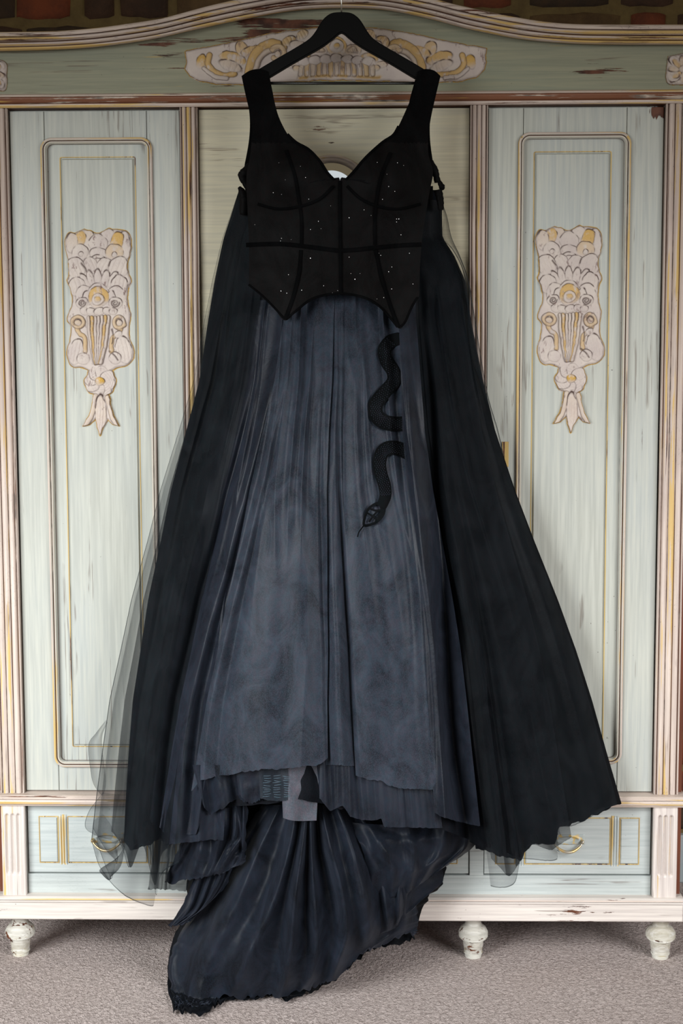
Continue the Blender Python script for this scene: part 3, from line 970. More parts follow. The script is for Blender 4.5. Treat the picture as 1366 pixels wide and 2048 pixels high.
# ------------------------------------------------------------------ carved reliefs
class Relief:
    def __init__(s, x0, x1, y0, y1, step, k=1.0, ox=0.0, oy=0.0):
        s.k, s.ox, s.oy = k, ox, oy
        s.X0, s.Y0 = np.meshgrid(np.arange(x0, x1 + step, step), np.arange(y0, y1 + step, step))
        wv = 22.0 * k if k > 1 else 18.0
        am = 1.9 * k if k > 1 else 1.3
        s.X = s.X0 + am * vnoise(s.X0 / wv, s.Y0 / wv, 5) + am * .5 * vnoise(s.X0 / wv * 2.7, s.Y0 / wv * 2.7, 8)
        s.Y = s.Y0 + am * vnoise(s.X0 / wv + 9, s.Y0 / wv, 6) + am * .5 * vnoise(s.X0 / wv * 2.7, s.Y0 / wv * 2.7 + 4, 9)
        s.H = np.zeros_like(s.X); s.G = np.zeros_like(s.X); s.L = np.zeros_like(s.X)
        s.SD = np.full_like(s.X, -1e9)
        s.lw = step * 0.9

    def seg(s, pts):
        P = np.array(pts, float)
        D = np.full_like(s.X, 1e9)
        for a, b in zip(P[:-1], P[1:]):
            d = b - a
            L2 = d @ d + 1e-9
            t = np.clip(((s.X - a[0]) * d[0] + (s.Y - a[1]) * d[1]) / L2, 0, 1)
            D = np.minimum(D, np.hypot(s.X - a[0] - t * d[0], s.Y - a[1] - t * d[1]))
        return D

    def outline(s, pts, smooth_=True):
        P = crom(list(pts) + [pts[0]], len(pts) * 6) if smooth_ else np.array(list(pts) + [pts[0]], float)
        D = s.seg(P)
        ins = np.zeros(s.X.shape, bool)
        for a, b in zip(P[:-1], P[1:]):
            c = ((a[1] > s.Y) != (b[1] > s.Y))
            with np.errstate(divide='ignore', invalid='ignore'):
                xi = (b[0] - a[0]) * (s.Y - a[1]) / (b[1] - a[1] + 1e-12) + a[0]
            ins ^= c & (s.X < xi)
        s.SD = np.maximum(s.SD, np.where(ins, D, -D))

    def body(s, h, bev):
        s.H = np.where(s.SD > 0, h * (0.35 + 0.65 * smooth(s.SD / bev)), 0.0)
        s.hb = h

    def dome(s, cx, cy, rx, ry, rot=0.0, h=0.004, gold=0.0, line=0.8, veins=0, base=0.0):
        c, n = math.cos(rot), math.sin(rot)
        u = ((s.X - cx) * c + (s.Y - cy) * n) / rx
        v = (-(s.X - cx) * n + (s.Y - cy) * c) / ry
        q = 1 - u * u - v * v
        m = (q > 0) & (s.SD > -1)
        hh = s.hb + base + 0.72 * h * np.sqrt(np.clip(q, 0, 1)) * (0.75 + 0.25 * np.clip(-v, -1, 1)) + 0.0004 * vnoise(s.X * (0.9 / s.lw), s.Y * (0.35 / s.lw), 12)
        if veins:
            hh = hh - 0.0012 * np.abs(np.cos(np.pi * u * veins)) ** 6 * smooth(q * 2)
        s.H = np.where(m, hh, s.H)
        r = min(rx, ry)
        edge = np.exp(-(np.abs(1 - np.sqrt(np.clip(u * u + v * v, 0, 9))) * r / (s.lw * 1.1)) ** 2) * (s.SD > 0)
        upper = smooth(0.5 - v * 0.9)          # rim lines, part glaze and part painted shade, stronger along the upper rims
        s.L = np.where(m, 0, s.L)
        s.L = np.maximum(s.L, np.minimum(1, edge * line * 1.35) * (0.25 + 0.75 * upper) * smooth(0.75 + 0.9 * vnoise(s.X * (.12 / s.lw), s.Y * (.12 / s.lw), 14)))
        s.G = np.where(m, gold * smooth(0.9 - v * 0.8), s.G)

    def stroke(s, pts, wd, h, gold=0.0, line=0.7, n=40, taper=False):
        P = crom(pts, n)
        D = s.seg(P)
        m = (D < wd) & (s.SD > -1)
        hh = s.hb + h * np.sqrt(np.clip(1 - (D / wd) ** 2, 0, 1))
        s.H = np.where(m, np.maximum(s.H, hh), s.H)
        s.L = np.where(m, s.L * 0.3, s.L)
        s.L = np.maximum(s.L, np.exp(-((D - wd) / (s.lw * 0.9)) ** 2) * line * (s.SD > 0))
        s.G = np.where(m, gold, s.G)

    def groove(s, pts, wd, dep, line=0.9, gold=0.0):
        D = s.seg(crom(pts, 24) if len(pts) > 2 else pts)
        g = np.exp(-(D / wd) ** 2)
        s.H = s.H - dep * g * (s.SD > 0)
        s.L = np.maximum(s.L, g * line * (s.SD > 0))
        if gold:
            s.G = np.maximum(s.G, np.exp(-(D / (wd * 2.5)) ** 2) * gold * (s.SD > 0))

    def rosette(s, cx, cy, r, n, h, pet=0.5):
        for k in range(n):
            a = 2 * math.pi * k / n + 0.3
            s.dome(cx + r * (1 - pet) * math.cos(a), cy + r * (1 - pet) * math.sin(a), r * pet, r * pet * 0.85, a, h, 0.0, 0.5, 3)

    def build(s, name, yb, parent, rim, mat, dx=0.0, dy=0.0, label=None):
        px_ = s.ox + s.X0 / s.k + dx; py_ = s.oy + s.Y0 / s.k + dy
        wx, wz = Wn(px_, py_, yb)
        keep = s.SD > -rim
        H = np.where(s.SD > 0, np.maximum(s.H, 0.0012), 0.0009)
        H = np.where(s.SD < -rim * 0.75, -0.0006, H)
        wy = yb - H
        G = np.where(s.SD <= 0, 1.0, s.G); L = np.where(s.SD <= 0, 0.0, s.L)
        L = np.maximum(L, np.exp(-(s.SD / (s.lw * 0.8)) ** 2) * 0.85)
        ny, nx = s.X.shape
        Fq = grid_faces(nx, ny)
        k = keep.reshape(-1)
        Fq = Fq[k[Fq].all(1)]
        used = np.unique(Fq)
        mp = np.full(nx * ny, -1); mp[used] = np.arange(len(used))
        V = np.stack([wx, wy, wz], -1).reshape(-1, 3)[used]
        o = new_mesh(name, V.tolist(), mp[Fq].tolist(), mat, parent, True)
        at = o.data.color_attributes.new('paint', 'FLOAT_COLOR', 'POINT')
        colr = np.zeros((len(used), 4), np.float32)
        colr[:, 0] = G.reshape(-1)[used]; colr[:, 1] = L.reshape(-1)[used]; colr[:, 3] = 1
        at.data.foreach_set('color', colr.reshape(-1))
        if label: o['label'] = label
        return o


# flower-basket drops on the two side doors (unit = 1/4.655 of a frame pixel)
def basket_relief():
    r = Relief(110, 810, 50, 2030, 4.0, 4.655, 100, 440)
    r.outline([(320, 80), (285, 98), (240, 120), (180, 118), (147, 160), (137, 225), (150, 300), (175, 370), (182, 440), (178, 505), (158, 575), (187, 640), (205, 715), (198, 805), (163, 915),
               (195, 1000), (187, 1100), (167, 1180), (168, 1265), (190, 1330), (230, 1363), (290, 1374), (350, 1392), (470, 1440), (592, 1392), (640, 1370), (700, 1358), (750, 1320),
               (775, 1255), (768, 1180), (736, 1090), (730, 1000), (757, 908), (727, 815), (716, 720), (735, 640), (757, 570), (736, 500), (722, 410), (740, 320), (757, 222), (745, 150),
               (700, 100), (640, 95), (585, 92), (550, 76), (500, 108), (450, 124), (400, 114)])
    th = np.linspace(0, 2 * np.pi, 60)[:-1]
    r.outline([(472 + (143 + 6 * math.cos(8 * a)) * math.cos(a), 1502 + (143 + 6 * math.cos(8 * a)) * math.sin(a)) for a in th], False)
    r.outline([(415, 1630), (395, 1720), (370, 1820), (312, 1922), (370, 1905), (425, 1850), (432, 1900), (470, 2008), (525, 1900), (538, 1848), (590, 1905), (645, 1917), (595, 1820), (568, 1720), (550, 1630)], False)
    r.body(0.0045, 16)
    D = r.dome
    D(195, 240, 62, 125, 0.1, .004); D(700, 230, 52, 130, -0.1, .004)
    D(345, 150, 62, 60, 0, .0035, 0.1); D(545, 140, 65, 55, 0, .0035)
    D(285, 185, 48, 85, 0.25, .004, 0.75); D(628, 205, 58, 95, 0.35, .0045, 0.85)
    D(450, 215, 92, 88, 0, .0045)
    D(205, 210, 55, 95, 0.15, .004, 0.1)
    D(455, 315, 85, 58, 0, .0045)
    D(285, 305, 78, 74, 0, .005); D(602, 300, 86, 78, 0, .005, 0.35)
    D(298, 322, 24, 24, 0, .004); D(602, 318, 24, 24, 0, .004)
    D(455, 375, 66, 48, 0, .0045); D(455, 388, 40, 30, 0, .004)
    D(380, 430, 70, 80, -0.5, .0045, 0, .8, 2); D(520, 430, 75, 75, 0.5, .0045, 0, .8, 2)
    D(245, 445, 88, 100, -0.35, .005, 0, .9, 2); D(645, 440, 88, 105, 0.35, .005, 0, .9, 2)
    r.groove([(300, 400), (330, 440), (345, 480)], 8, .002); r.groove([(570, 390), (560, 430)], 6, .002)
    for (x, y, a) in ((325, 565, -0.5), (590, 560, 0.5), (385, 545, -0.25), (525, 545, 0.25), (455, 535, 0)):
        D(x, y, 36, 78, a, .0045, 0, .9)
    D(250, 620, 82, 92, -0.3, .005, 0, 1.0, 2); D(650, 610, 80, 98, 0.3, .005, 0, 1.0, 2)
    D(325, 710, 92, 95, 0, .0045); D(612, 710, 86, 95, 0, .0045); D(455, 690, 100, 108, 0, .005)
    D(350, 725, 50, 70, 0, .004); D(575, 725, 45, 70, 0, .004)
    for (x, y) in ((300, 772), (612, 770)):
        D(x, y, 62, 60, 0, .006, 0, 1.0)
        r.groove([(x + 40 * math.cos(a) * (1 - a / 14), y + 40 * math.sin(a) * (1 - a / 14)) for a in np.linspace(0, 11, 26)], 7, .0025)
    D(456, 715, 94, 102, 0, .0075, 0.8, 0.7); D(454, 738, 52, 54, 0, .003, 0.1, .6, base=.006); D(452, 738, 26, 28, 0, .005, 0.7, .6, base=.007)
    for (x, rx) in ((325, 46), (395, 50), (470, 52), (545, 48), (595, 36)):
        D(x, 850, rx, 38, 0, .0045)
    # fluted basket
    for i in range(7):
        u = i / 6 - 0.5
        r.stroke([(455 + u * 190, 905), (455 + u * 180, 1020), (455 + u * 140, 1160), (458 + u * 50, 1330)], 15, .0055, 0.75 if i in (1, 5) else 0.05, 0.75)
    for s_ in (-1, 1):
        c0 = 455 + s_ * 195
        r.stroke([(c0 + s_ * 10, 1000), (c0 - s_ * 12, 1060), (c0 - s_ * 55, 1090), (c0 - s_ * 68, 1150), (c0 - s_ * 70, 1220)], 22, .004, 0.55, 0.6)
        r.stroke([(c0 + 48 * math.cos(a), 952 + 48 * math.sin(a)) for a in np.linspace(0, 2 * math.pi, 22)], 17, .005, 0.42, 0.8)
        D(c0, 955, 28, 28, 0, .006, 0.25, .8)
    D(245, 1225, 62, 118, 0.15, .0045, 0, .8, 2); D(690, 1210, 70, 130, -0.15, .0045, 0, .8, 2)
    D(318, 1292, 62, 55, 0, .005); D(612, 1290, 55, 60, 0, .0045); D(640, 1060, 30, 34, 0, .004)
    r.groove([(560, 1220), (610, 1260), (640, 1310)], 7, .002); r.groove([(585, 1010), (600, 1090), (590, 1150)], 7, .002)
    # rosette and leaves
    for k in range(8):
        a = 2 * math.pi * k / 8 + 0.2
        D(472 + 82 * math.cos(a), 1502 + 82 * math.sin(a), 66, 56, a, .005, 0, .55, 3)
    D(474, 1502, 42, 42, 0, .008, 1.0, 0.9, base=.002)
    r.stroke([(428, 1650), (405, 1740), (375, 1830), (322, 1915)], 30, .004, 0.15); r.stroke([(545, 1650), (565, 1740), (592, 1825), (638, 1910)], 30, .004, 0.15)
    D(475, 1820, 52, 195, 0, .006, 0.1, .8, 2)
    return r


br = basket_relief()
br.build('carving', 0.005, d1, 11, M_CARVE, label='carved flower basket drop picked out in gilt')
br.build('carving', 0.005, d3, 11, M_CARVE, 940.5, -5.5, label='carved flower basket drop picked out in gilt')

# long carving on the frieze
r = Relief(362, 982, 44, 178, 1.0)
r.outline([(370, 104), (400, 97), (430, 91), (500, 77), (560, 65), (620, 57), (673, 54), (730, 56), (800, 64), (860, 75), (920, 87), (973, 98)] +
          [(969, 112), (973, 124), (969, 139), (953, 154), (922, 163), (880, 165), (800, 163), (673, 160), (560, 164), (480, 169), (430, 168), (400, 162), (381, 152), (370, 138), (373, 121)], False)
r.body(0.005, 4)
D = r.dome
for s_ in (1, -1):
    X = lambda v: v if s_ == 1 else 1344 - v
    D(X(403), 124, 10, 15, 0.3 * s_, .005, 0.9); 
    r.stroke([(X(420), 112), (X(417), 128), (X(426), 143), (X(446), 151), (X(470), 149)], 6, .005, 0.75)
    r.stroke([(X(408), 138), (X(428), 154), (X(455), 158)], 4, .003, 0.0)
    D(X(466), 118, 27, 14, 0.25 * s_, .005, 0.75, .9, 3)
    D(X(462), 133, 24, 10, 0.35 * s_, .0045, 0.15, .9, 2)
    D(X(484), 98, 12, 16, -0.4 * s_, .0045, 0.55, .9)
    D(X(503), 104, 20, 10, -0.3 * s_, .005, 0.65, .9, 2)
    r.stroke([(X(500), 148), (X(505), 122), (X(520), 100), (X(545), 88), (X(566), 95)], 9, .006, 0.75)
    r.stroke([(X(512), 140), (X(520), 118), (X(536), 104), (X(556), 102)], 5, .0065, 0.15)
    r.stroke([(X(556 + 13 * math.cos(a)), 108 + 12 * math.sin(a)) for a in np.linspace(-2.6, 2.4, 16)], 5, .005, 0.45)
    D(X(556), 110, 6, 6, 0, .005, 0.2)
    D(X(578), 84, 15, 10, -0.5 * s_, .0045, 0.65, .9, 2); D(X(604), 70, 13, 9, -0.5 * s_, .0045, 0.5, .9, 2); D(X(596), 92, 16, 10, 0.2 * s_, .004, 0.1)
    D(X(605), 117, 17, 9, -0.2 * s_, .005, 0.7); D(X(582), 131, 12, 7, 0, .004, 0.2); D(X(594), 138, 9, 6, 0, .004, 0.4)
    D(X(638), 102, 17, 13, 0, .005, 0.3)
    r.groove([(X(628), 105), (X(638), 92), (X(650), 104), (X(628), 107)], 1.3, .002, 0.5)
    for q in (-4, 0, 4):
        r.groove([(X(636 + q), 98), (X(634 + q), 106)], 1.0, .0015, 0.6)
D(673, 94, 20, 21, 0, .005, 0.75, 1.0); D(673, 93, 14, 14, 0, .004, 0.0, .8, base=.003); D(673, 93, 6, 6, 0, .003, 0.8, .9, base=.005)
for i in range(13):
    u = i / 6 - 1
    r.stroke([(673 + u * 68, 124 + abs(u) * 6), (673 + u * 71, 134 + abs(u) * 6), (673 + u * 72, 150)], 4.6, .0035, 0.55 if i % 2 else 0.2, 0.6)
for i in range(7):
    u = i / 3 - 1
    D(673 + u * 64, 117 + abs(u) * 7, 12.5, 9, 0, .0055, 0.0, .9)
r.groove([(600, 157), (640, 153.5), (673, 153), (710, 154), (760, 156)], 1.4, .0015, 0.3, 0.8)
r.build('frieze_carving', -0.0045, ward, 2.2, M_CARVE, label='long scrolling acanthus carving on the frieze')

# square corner rosettes
for (cx, cy, nm) in ((-17, 152, 0), (1363, 139, 1)):
    r = Relief(cx - 34, cx + 34, cy - 36, cy + 36, 1.0)
    r.outline([(cx - 28, cy - 27), (cx, cy - 31), (cx + 28, cy - 27), (cx + 30, cy), (cx + 28, cy + 28), (cx, cy + 31), (cx - 28, cy + 28), (cx - 30, cy)], True)
    r.body(0.005, 4)
    for k in range(4):
        a = math.pi / 4 + k * math.pi / 2
        r.dome(cx + 22 * math.cos(a), cy + 22 * math.sin(a), 13, 10, a, .005, 0, .9, 2)
    for k in range(8):
        a = k * math.pi / 4
        r.dome(cx + 15 * math.cos(a), cy + 15 * math.sin(a), 12, 6.5, a, .006, 0.6 if k % 2 else 0.25, .9, 1)
    r.dome(cx, cy, 7, 7, 0, .006, 0.1, .9, base=.003)
    r.build('corner_rosette', -0.0045, ward, 1.2, M_CARVE)

# ------------------------------------------------------------------ hanger
YH = -0.112
hang = empty('clothes_hanger')
tag(hang, 'black wooden clothes hanger with steel rod hooked over the wardrobe cornice', 'clothes hanger')
HL = [(683, 25), (664, 27), (650, 36), (640, 49), (631, 64), (618, 79), (590, 97), (550, 120), (515, 141), (496, 154), (489, 166), (492, 174), (503, 174),
      (520, 167), (545, 153), (590, 126), (640, 98), (664, 81), (677, 70), (683, 67)]
Lp = crom(HL, 70)
Rp = Lp[::-1].copy(); Rp[:, 0] = 1366 - Rp[:, 0]
out = np.concatenate([Lp, Rp[1:-1]])
x, z = Wn(out[:, 0], out[:, 1], YH)
P = np.stack([x, z], 1)
cen_l = None
bm = bmesh.new()
vs = [bm.verts.new((p[0], YH - 0.007, p[1])) for p in P]
f = bm.faces.new(vs)
ex = bmesh.ops.extrude_face_region(bm, geom=[f])
bmesh.ops.translate(bm, vec=(0, 0.014, 0), verts=[v for v in ex['geom'] if isinstance(v, bmesh.types.BMVert)])
bmesh.ops.recalc_face_normals(bm, faces=bm.faces)
caps = [f for f in bm.faces if len(f.verts) > 4]
eds = list({e for f in caps for e in f.edges})
bmesh.ops.bevel(bm, geom=eds, offset=0.0028, segments=2, affect='EDGES')
me = bpy.data.meshes.new('shoulder_bar')
bm.to_mesh(me); bm.free()
me.materials.append(M_BLACKWOOD)
o = bpy.data.objects.new('shoulder_bar', me); COL.objects.link(o); o.parent = hang
xa, za = W(499, 166.5, YH); xb, zb = W(864, 166.5, YH)
tube('trouser_rod', [(xa, YH, za), ((xa + xb) / 2, YH, (za + zb) / 2), (xb, YH, zb)], 0.0031, M_STEEL, hang, 12)
hx, hz = W(683, 27, YH)
zt = cornice_top_z + 0.012
pts = [(hx, YH, hz - .01), (hx, YH, (hz + zt) / 2), (hx, YH, zt)]
for a in np.linspace(0, math.pi, 12)[1:]:
    pts.append((hx, YH + 0.040 - 0.040 * math.cos(a), zt + 0.030 * math.sin(a)))
pts.append((hx, YH + 0.081, zt - 0.004))
tube('hook', pts, 0.0016, M_WIRE, hang, 8)

# ------------------------------------------------------------------ dress
dress = empty('dress')
tag(dress, 'black sleeveless ball gown with corset bodice, tulle skirt and long train on a hanger', 'dress')

# outer edges of the gown in the photo, row by row
OY = np.array([380, 430, 475, 510, 560, 640, 760, 860, 980, 1080, 1200, 1300, 1400, 1500, 1600, 1700, 1800], float)
OL = np.array([478, 461, 445, 436, 424, 408, 386, 356, 318, 292, 258, 236, 213, 198, 184, 172, 160], float)
OR = np.array([885, 884, 885, 908, 930, 942, 966, 990, 1030, 1068, 1116, 1152, 1184, 1212, 1241, 1270, 1300], float)
BY = np.array([380, 600, 800, 1000, 1300, 1600, 1800], float)
BV = np.array([0.055, 0.062, 0.110, 0.145, 0.185, 0.215, 0.225])
FOLDS = [  # (s position of a ridge, width, height) shared by every layer so that they nest
    (-0.93, 0.045, 0.012), (-0.80, 0.05, 0.020), (-0.665, 0.030, 0.020), (-0.585, 0.022, 0.012), (-0.38, 0.14, 0.012), (-0.20, 0.06, 0.008), (-0.045, 0.035, 0.014),
    (0.10, 0.07, 0.008), (0.22, 0.06, 0.010), (0.315, 0.045, 0.022), (0.50, 0.06, 0.026), (0.66, 0.06, 0.018), (0.80, 0.05, 0.012), (0.93, 0.04, 0.008)]
SEAMS = [(-0.725, 0.022, 0.016), (-0.53, 0.018, 0.008), (-0.095, 0.012, 0.008), (0.008, 0.010, 0.010), (0.40, 0.035, 0.034), (0.585, 0.03, 0.012)]


def cxw(y):
    l = np.interp(y, OY, OL); r_ = np.interp(y, OY, OR)
    return (l + r_) / 2, (r_ - l) / 2


def surf(s, y, off, extra=0.0):
    """depth of the gown's front at gore coordinate s and frame row y"""
    B = np.interp(y, BY, BV)
    a = smooth((y - 520) / 700.0) * 0.92 + 0.08
    off = off * (0.25 + 0.75 * smooth((y - 560) / 260.0))
    g = np.zeros_like(s)
    up = 1 - smooth((y - 600) / 950.0)
    mv = lambda c: c + up * (0.24 * math.exp(-((c - 0.42) / 0.2) ** 2) + 0.25 * math.exp(-((c + 0.62) / 0.18) ** 2))
    for (c, wd, h) in FOLDS:
        g = g + h * np.exp(-((s - mv(c)) / wd) ** 2)
    for (c, wd, h) in SEAMS:
        g = g - h * np.exp(-((s - mv(c)) / wd) ** 2)
    ga = 0.018 * smooth((y - 560) / 70.0) * (1 - smooth((y - 680) / 700.0))
    g = g + ga / np.maximum(a, 0.08) * (0.5 - np.abs(vnoise(s * 16 + 0.35 * np.sin(s * 9), y * 0.0022 + 5, 77)))
    sn = np.clip(np.abs(s), 0, 1.05)
    return -(0.062 + B * (1 - sn ** 2.3)) - a * g * 1.15 - off - extra


def sheet(name, s_top, s_hem, y_top, hem, off, mat, nu=70, nv=90, jag=0.0, wr=0.0012, seed=1, parent=None, edge_mat=None, fine=None, side_edge=False, curl=0.0):
    """one hanging layer. s_top, s_hem = (left, right) gore coordinate at top and hem; hem = [(px, py)...]"""
    u = np.linspace(0, 1, nu); v = np.r_[np.linspace(0, 0.9985, nv - 1), 1.0]
    HP = np.array(hem, float)
    if edge_mat is not None:
        HP = crom(hem, 160)
        HP = HP[np.argsort(HP[:, 0])]
    sh = s_hem[0] + (s_hem[1] - s_hem[0]) * u
    yh = np.full(nu, HP[:, 1].mean())
    for _ in range(12):
        c, h_ = cxw(yh)
        yh = 0.5 * yh + 0.5 * np.interp(c + sh * h_, HP[:, 0], HP[:, 1])
    if jag:
        yh = yh + jag * vnoise(u * nu * 0.45, np.zeros(nu) + seed * 3.3, seed) + jag * 0.6 * vnoise(u * nu * 0.13, np.zeros(nu) + 1.7, seed + 5)
    y_top = np.asarray(y_top, float)
    yt = np.interp(u, np.linspace(0, 1, len(np.atleast_1d(y_top))), np.atleast_1d(y_top)) if y_top.ndim else np.full(nu, float(y_top))
    U, Vv = np.meshgrid(u, v)
    Yp = yt[None, :] + (yh - yt)[None, :] * Vv
    st = (s_top[0] + (s_top[1] - s_top[0]) * u)[None, :]
    Sg = st + (sh[None, :] - st) * Vv ** 0.9
    c, h_ = cxw(Yp)
    PX = c + Sg * h_
    ex = wr * vnoise(Sg * 9 + seed, Yp * 0.008, seed) + wr * 0.5 * vnoise(Sg * 20 + 0.4 * vnoise(Sg * 5, Yp * .01, 3), Yp * 0.022, seed + 2)
    if fine:
        for (n_, amp) in fine:
            wv = vnoise(U * n_ * 1.6 + 0.5 * vnoise(U * 3, Vv * 1.3, seed + 9), Vv * 1.2 + seed, seed + 12)
            ex = ex + amp * 1.7 * Vv ** 0.7 * (1 - 2 * np.abs(wv))
    if curl:
        ex = ex + curl * smooth((Vv - 0.93) / 0.07)
    YY = surf(Sg, Yp, off, ex)
    wx, wz = Wn(PX, Yp, YY)
    V = np.stack([wx, YY, wz], -1).reshape(-1, 3)
    Fq = grid_faces(nu, nv)
    if edge_mat is not None:
        mi = np.zeros(len(Fq), int)
        rr = np.arange(len(Fq)) // (nu - 1)
        cc = np.arange(len(Fq)) % (nu - 1)
        mi[rr == nv - 2] = 1
        if side_edge:
            mi[cc == 0] = 1
        return new_mesh(name, V.tolist(), Fq.tolist(), None, parent or dress, True, [mat, edge_mat], mi)
    return new_mesh(name, V.tolist(), Fq.tolist(), mat, parent or dress, True)


def s_at(px_, py_):
    c, h_ = cxw(np.array(float(py_)))
    return float((px_ - c) / h_)


# back of the skirt, hanging flat before the doors
u = np.linspace(-1, 1, 60); v = np.linspace(0, 1, 50)
U, Vv = np.meshgrid(u, v)
yh = np.interp(u, [-1, -.5, 0, .5, 1], [1560, 1640, 1690, 1690, 1600])
Yp = 380 + (yh[None, :] - 380) * Vv
c, h_ = cxw(Yp)
kx = np.where(U < 0, 0.80, 0.985)
PX = c + U * kx * h_
YY = -0.058 - 0.004 * np.sin(U * 40) * Vv
wx, wz = Wn(PX, Yp, YY)
new_mesh('back_skirt', np.stack([wx, YY, wz], -1).reshape(-1, 3).tolist(), grid_faces(60, 50).tolist(), M_LINING, dress, True)

# lining body of the skirt
sheet('lining', (-0.62, 0.62), (-0.83, 0.98), 560, [(150, 1600), (245, 1648), (330, 1650), (420, 1620), (600, 1600), (720, 1620), (880, 1660), (960, 1688), (1060, 1668), (1110, 1650), (1240, 1605), (1300, 1600)],
      -0.018, M_LINING, 130, 80, 2.0, seed=3)

# right-hand layers
RH = [(640, 1640), (870, 1660), (935, 1690), (1000, 1712), (1042, 1722), (1060, 1690), (1110, 1690), (1118, 1655), (1170, 1640), (1242, 1606), (1300, 1600)]
sheet('tulle_layer', (0.60, 1.0), (0.42, 1.0), 400, RH, -0.008, M_DARK, 110, 120, 3.0, seed=4, fine=((3, .004),))
sheet('tulle_layer', (0.62, 1.0), (0.45, 0.985), 420, [(900, 1690), (938, 1690), (943, 1752), (965, 1766), (1000, 1776), (1029, 1766), (1040, 1722), (1048, 1718), (1112, 1720), (1115, 1690), (1119, 1655), (1150, 1650), (1242, 1604), (1300, 1600)],
      0.000, M_NET1, 150, 120, 0.5, seed=5, edge_mat=M_NETHEM, fine=((3, .003),))
sheet('tulle_layer', (0.64, 0.99), (0.47, 0.78), 480, [(880, 1725), (905, 1735), (930, 1720), (950, 1690), (975, 1710), (1000, 1735), (1018, 1752), (1036, 1730), (1060, 1690), (1100, 1700), (1118, 1690), (1200, 1640)],
      0.006, M_NET2, 130, 110, 0.5, seed=6, edge_mat=M_NETHEM, fine=((3.3, .004),))
# loose single layer standing off the right hip
V = []
Lf = crom([(884, 408), (887, 440), (884, 475), (905, 500), (925, 540), (934, 600), (938, 700), (962, 770), (990, 850), (1004, 905)], 60)
Rf = crom([(884, 405), (894, 432), (903, 474), (921, 514), (937, 560), (946, 610), (960, 700), (976, 790), (996, 860), (1008, 912)], 60)
n = 12
rowsY = []
for k in range(60):
    for j in range(n):
        q = 1.0 if j == n - 1 else 0.95 * j / (n - 2)
        p = Lf[k] * (1 - q) + Rf[k] * q
        yy = -0.075 - 0.030 * math.sin(math.pi * q * 0.8) * math.sin(math.pi * k / 59) + 0.02 * q
        x, z = W(p[0], p[1], yy)
        V.append((x, yy, z))
Fq = grid_faces(n, 60)
mi = np.where(np.arange(len(Fq)) % (n - 1) == n - 2, 1, 0)
new_mesh('tulle_layer', V, Fq.tolist(), None, dress, True, [M_NET1, M_NETHEM], mi)

# left-hand layers
sheet('tulle_layer', (-1.0, -0.58), (-0.865, -0.52), 384, [(100, 1640), (205, 1650), (240, 1672), (262, 1700), (300, 1690), (330, 1668), (410, 1660)], -0.010, M_DARK, 90, 110, 2, seed=7, fine=((2.5, .004),))
sheet('tulle_layer', (-1.0, -0.60), (-0.985, -0.60), 386, [(100, 1640), (172, 1665), (200, 1735), (245, 1788), (300, 1812), (309, 1800), (318, 1745), (335, 1690), (420, 1670)],
      0.000, M_NET1, 120, 130, 0.4, seed=8, edge_mat=M_NETHEM, side_edge=True, fine=((4, .004),))
sheet('tulle_layer', (-0.985, -0.60), (-0.965, -0.66), 400, [(100, 1600), (178, 1648), (195, 1690), (215, 1742), (225, 1755), (240, 1690), (258, 1735), (270, 1690), (300, 1700), (312, 1790), (330, 1740), (420, 1700)],
      0.006, M_NET1, 120, 120, 0.4, seed=9, edge_mat=M_NETHEM, fine=((5, .005),))
sheet('tulle_layer', (-0.97, -0.58), (-0.915, -0.70), 400, [(100, 1600), (200, 1640), (225, 1665), (250, 1700), (262, 1735), (285, 1690), (310, 1770), (330, 1700), (420, 1690)],
      0.010, M_NET2, 90, 100, 0.4, seed=19, edge_mat=M_NETHEM, fine=((4, .005),))


def flap(name, La, Lb, y0, bul, mat, n=14, m=40):
    """a stray loop of net between two edge curves"""
    A = crom(La, m); B = crom(Lb, m)
    V = []
    for k in range(m):
        for j in range(n):
            q = 0.0 if j == 0 else (0.02 + 0.98 * (j - 1) / (n - 2))
            p = A[k] * (1 - q) + B[k] * q
            yy = y0 - bul * math.sin(math.pi * q) * math.sin(math.pi * k / (m - 1))
            x, z = W(p[0], p[1], yy)
            V.append((x, yy, z))
    Fq = grid_faces(n, m)
    c_ = np.arange(len(Fq)) % (n - 1)
    mi = np.where(c_ == 0, 1, 0)
    return new_mesh(name, V, Fq.tolist(), None, dress, True, [mat, M_NETHEM], mi)


flap('net_flap', [(212, 1440), (192, 1466), (177, 1490), (181, 1540), (187, 1568), (200, 1588)], [(215, 1445), (205, 1470), (205, 1500), (210, 1540), (212, 1570), (206, 1592)], -0.085, 0.02, M_NET1)
flap('net_flap', [(206, 1585), (190, 1605), (178, 1622), (170, 1645), (174, 1660), (195, 1673)], [(240, 1590), (235, 1615), (230, 1640), (226, 1660), (226, 1672), (222, 1680)], -0.092, 0.015, M_NET1)
flap('net_flap', [(188, 1640), (186, 1655), (195, 1672), (212, 1700), (230, 1720), (232, 1728)], [(206, 1628), (222, 1650), (236, 1680), (232, 1690), (236, 1712), (234, 1728)], -0.10, 0.015, M_NET1)
flap('net_flap', [(236, 1716), (215, 1728), (199, 1740), (205, 1750), (216, 1760), (222, 1758)], [(250, 1690), (245, 1722), (238, 1738), (228, 1748), (222, 1754), (222, 1756)], -0.105, 0.012, M_NET2)

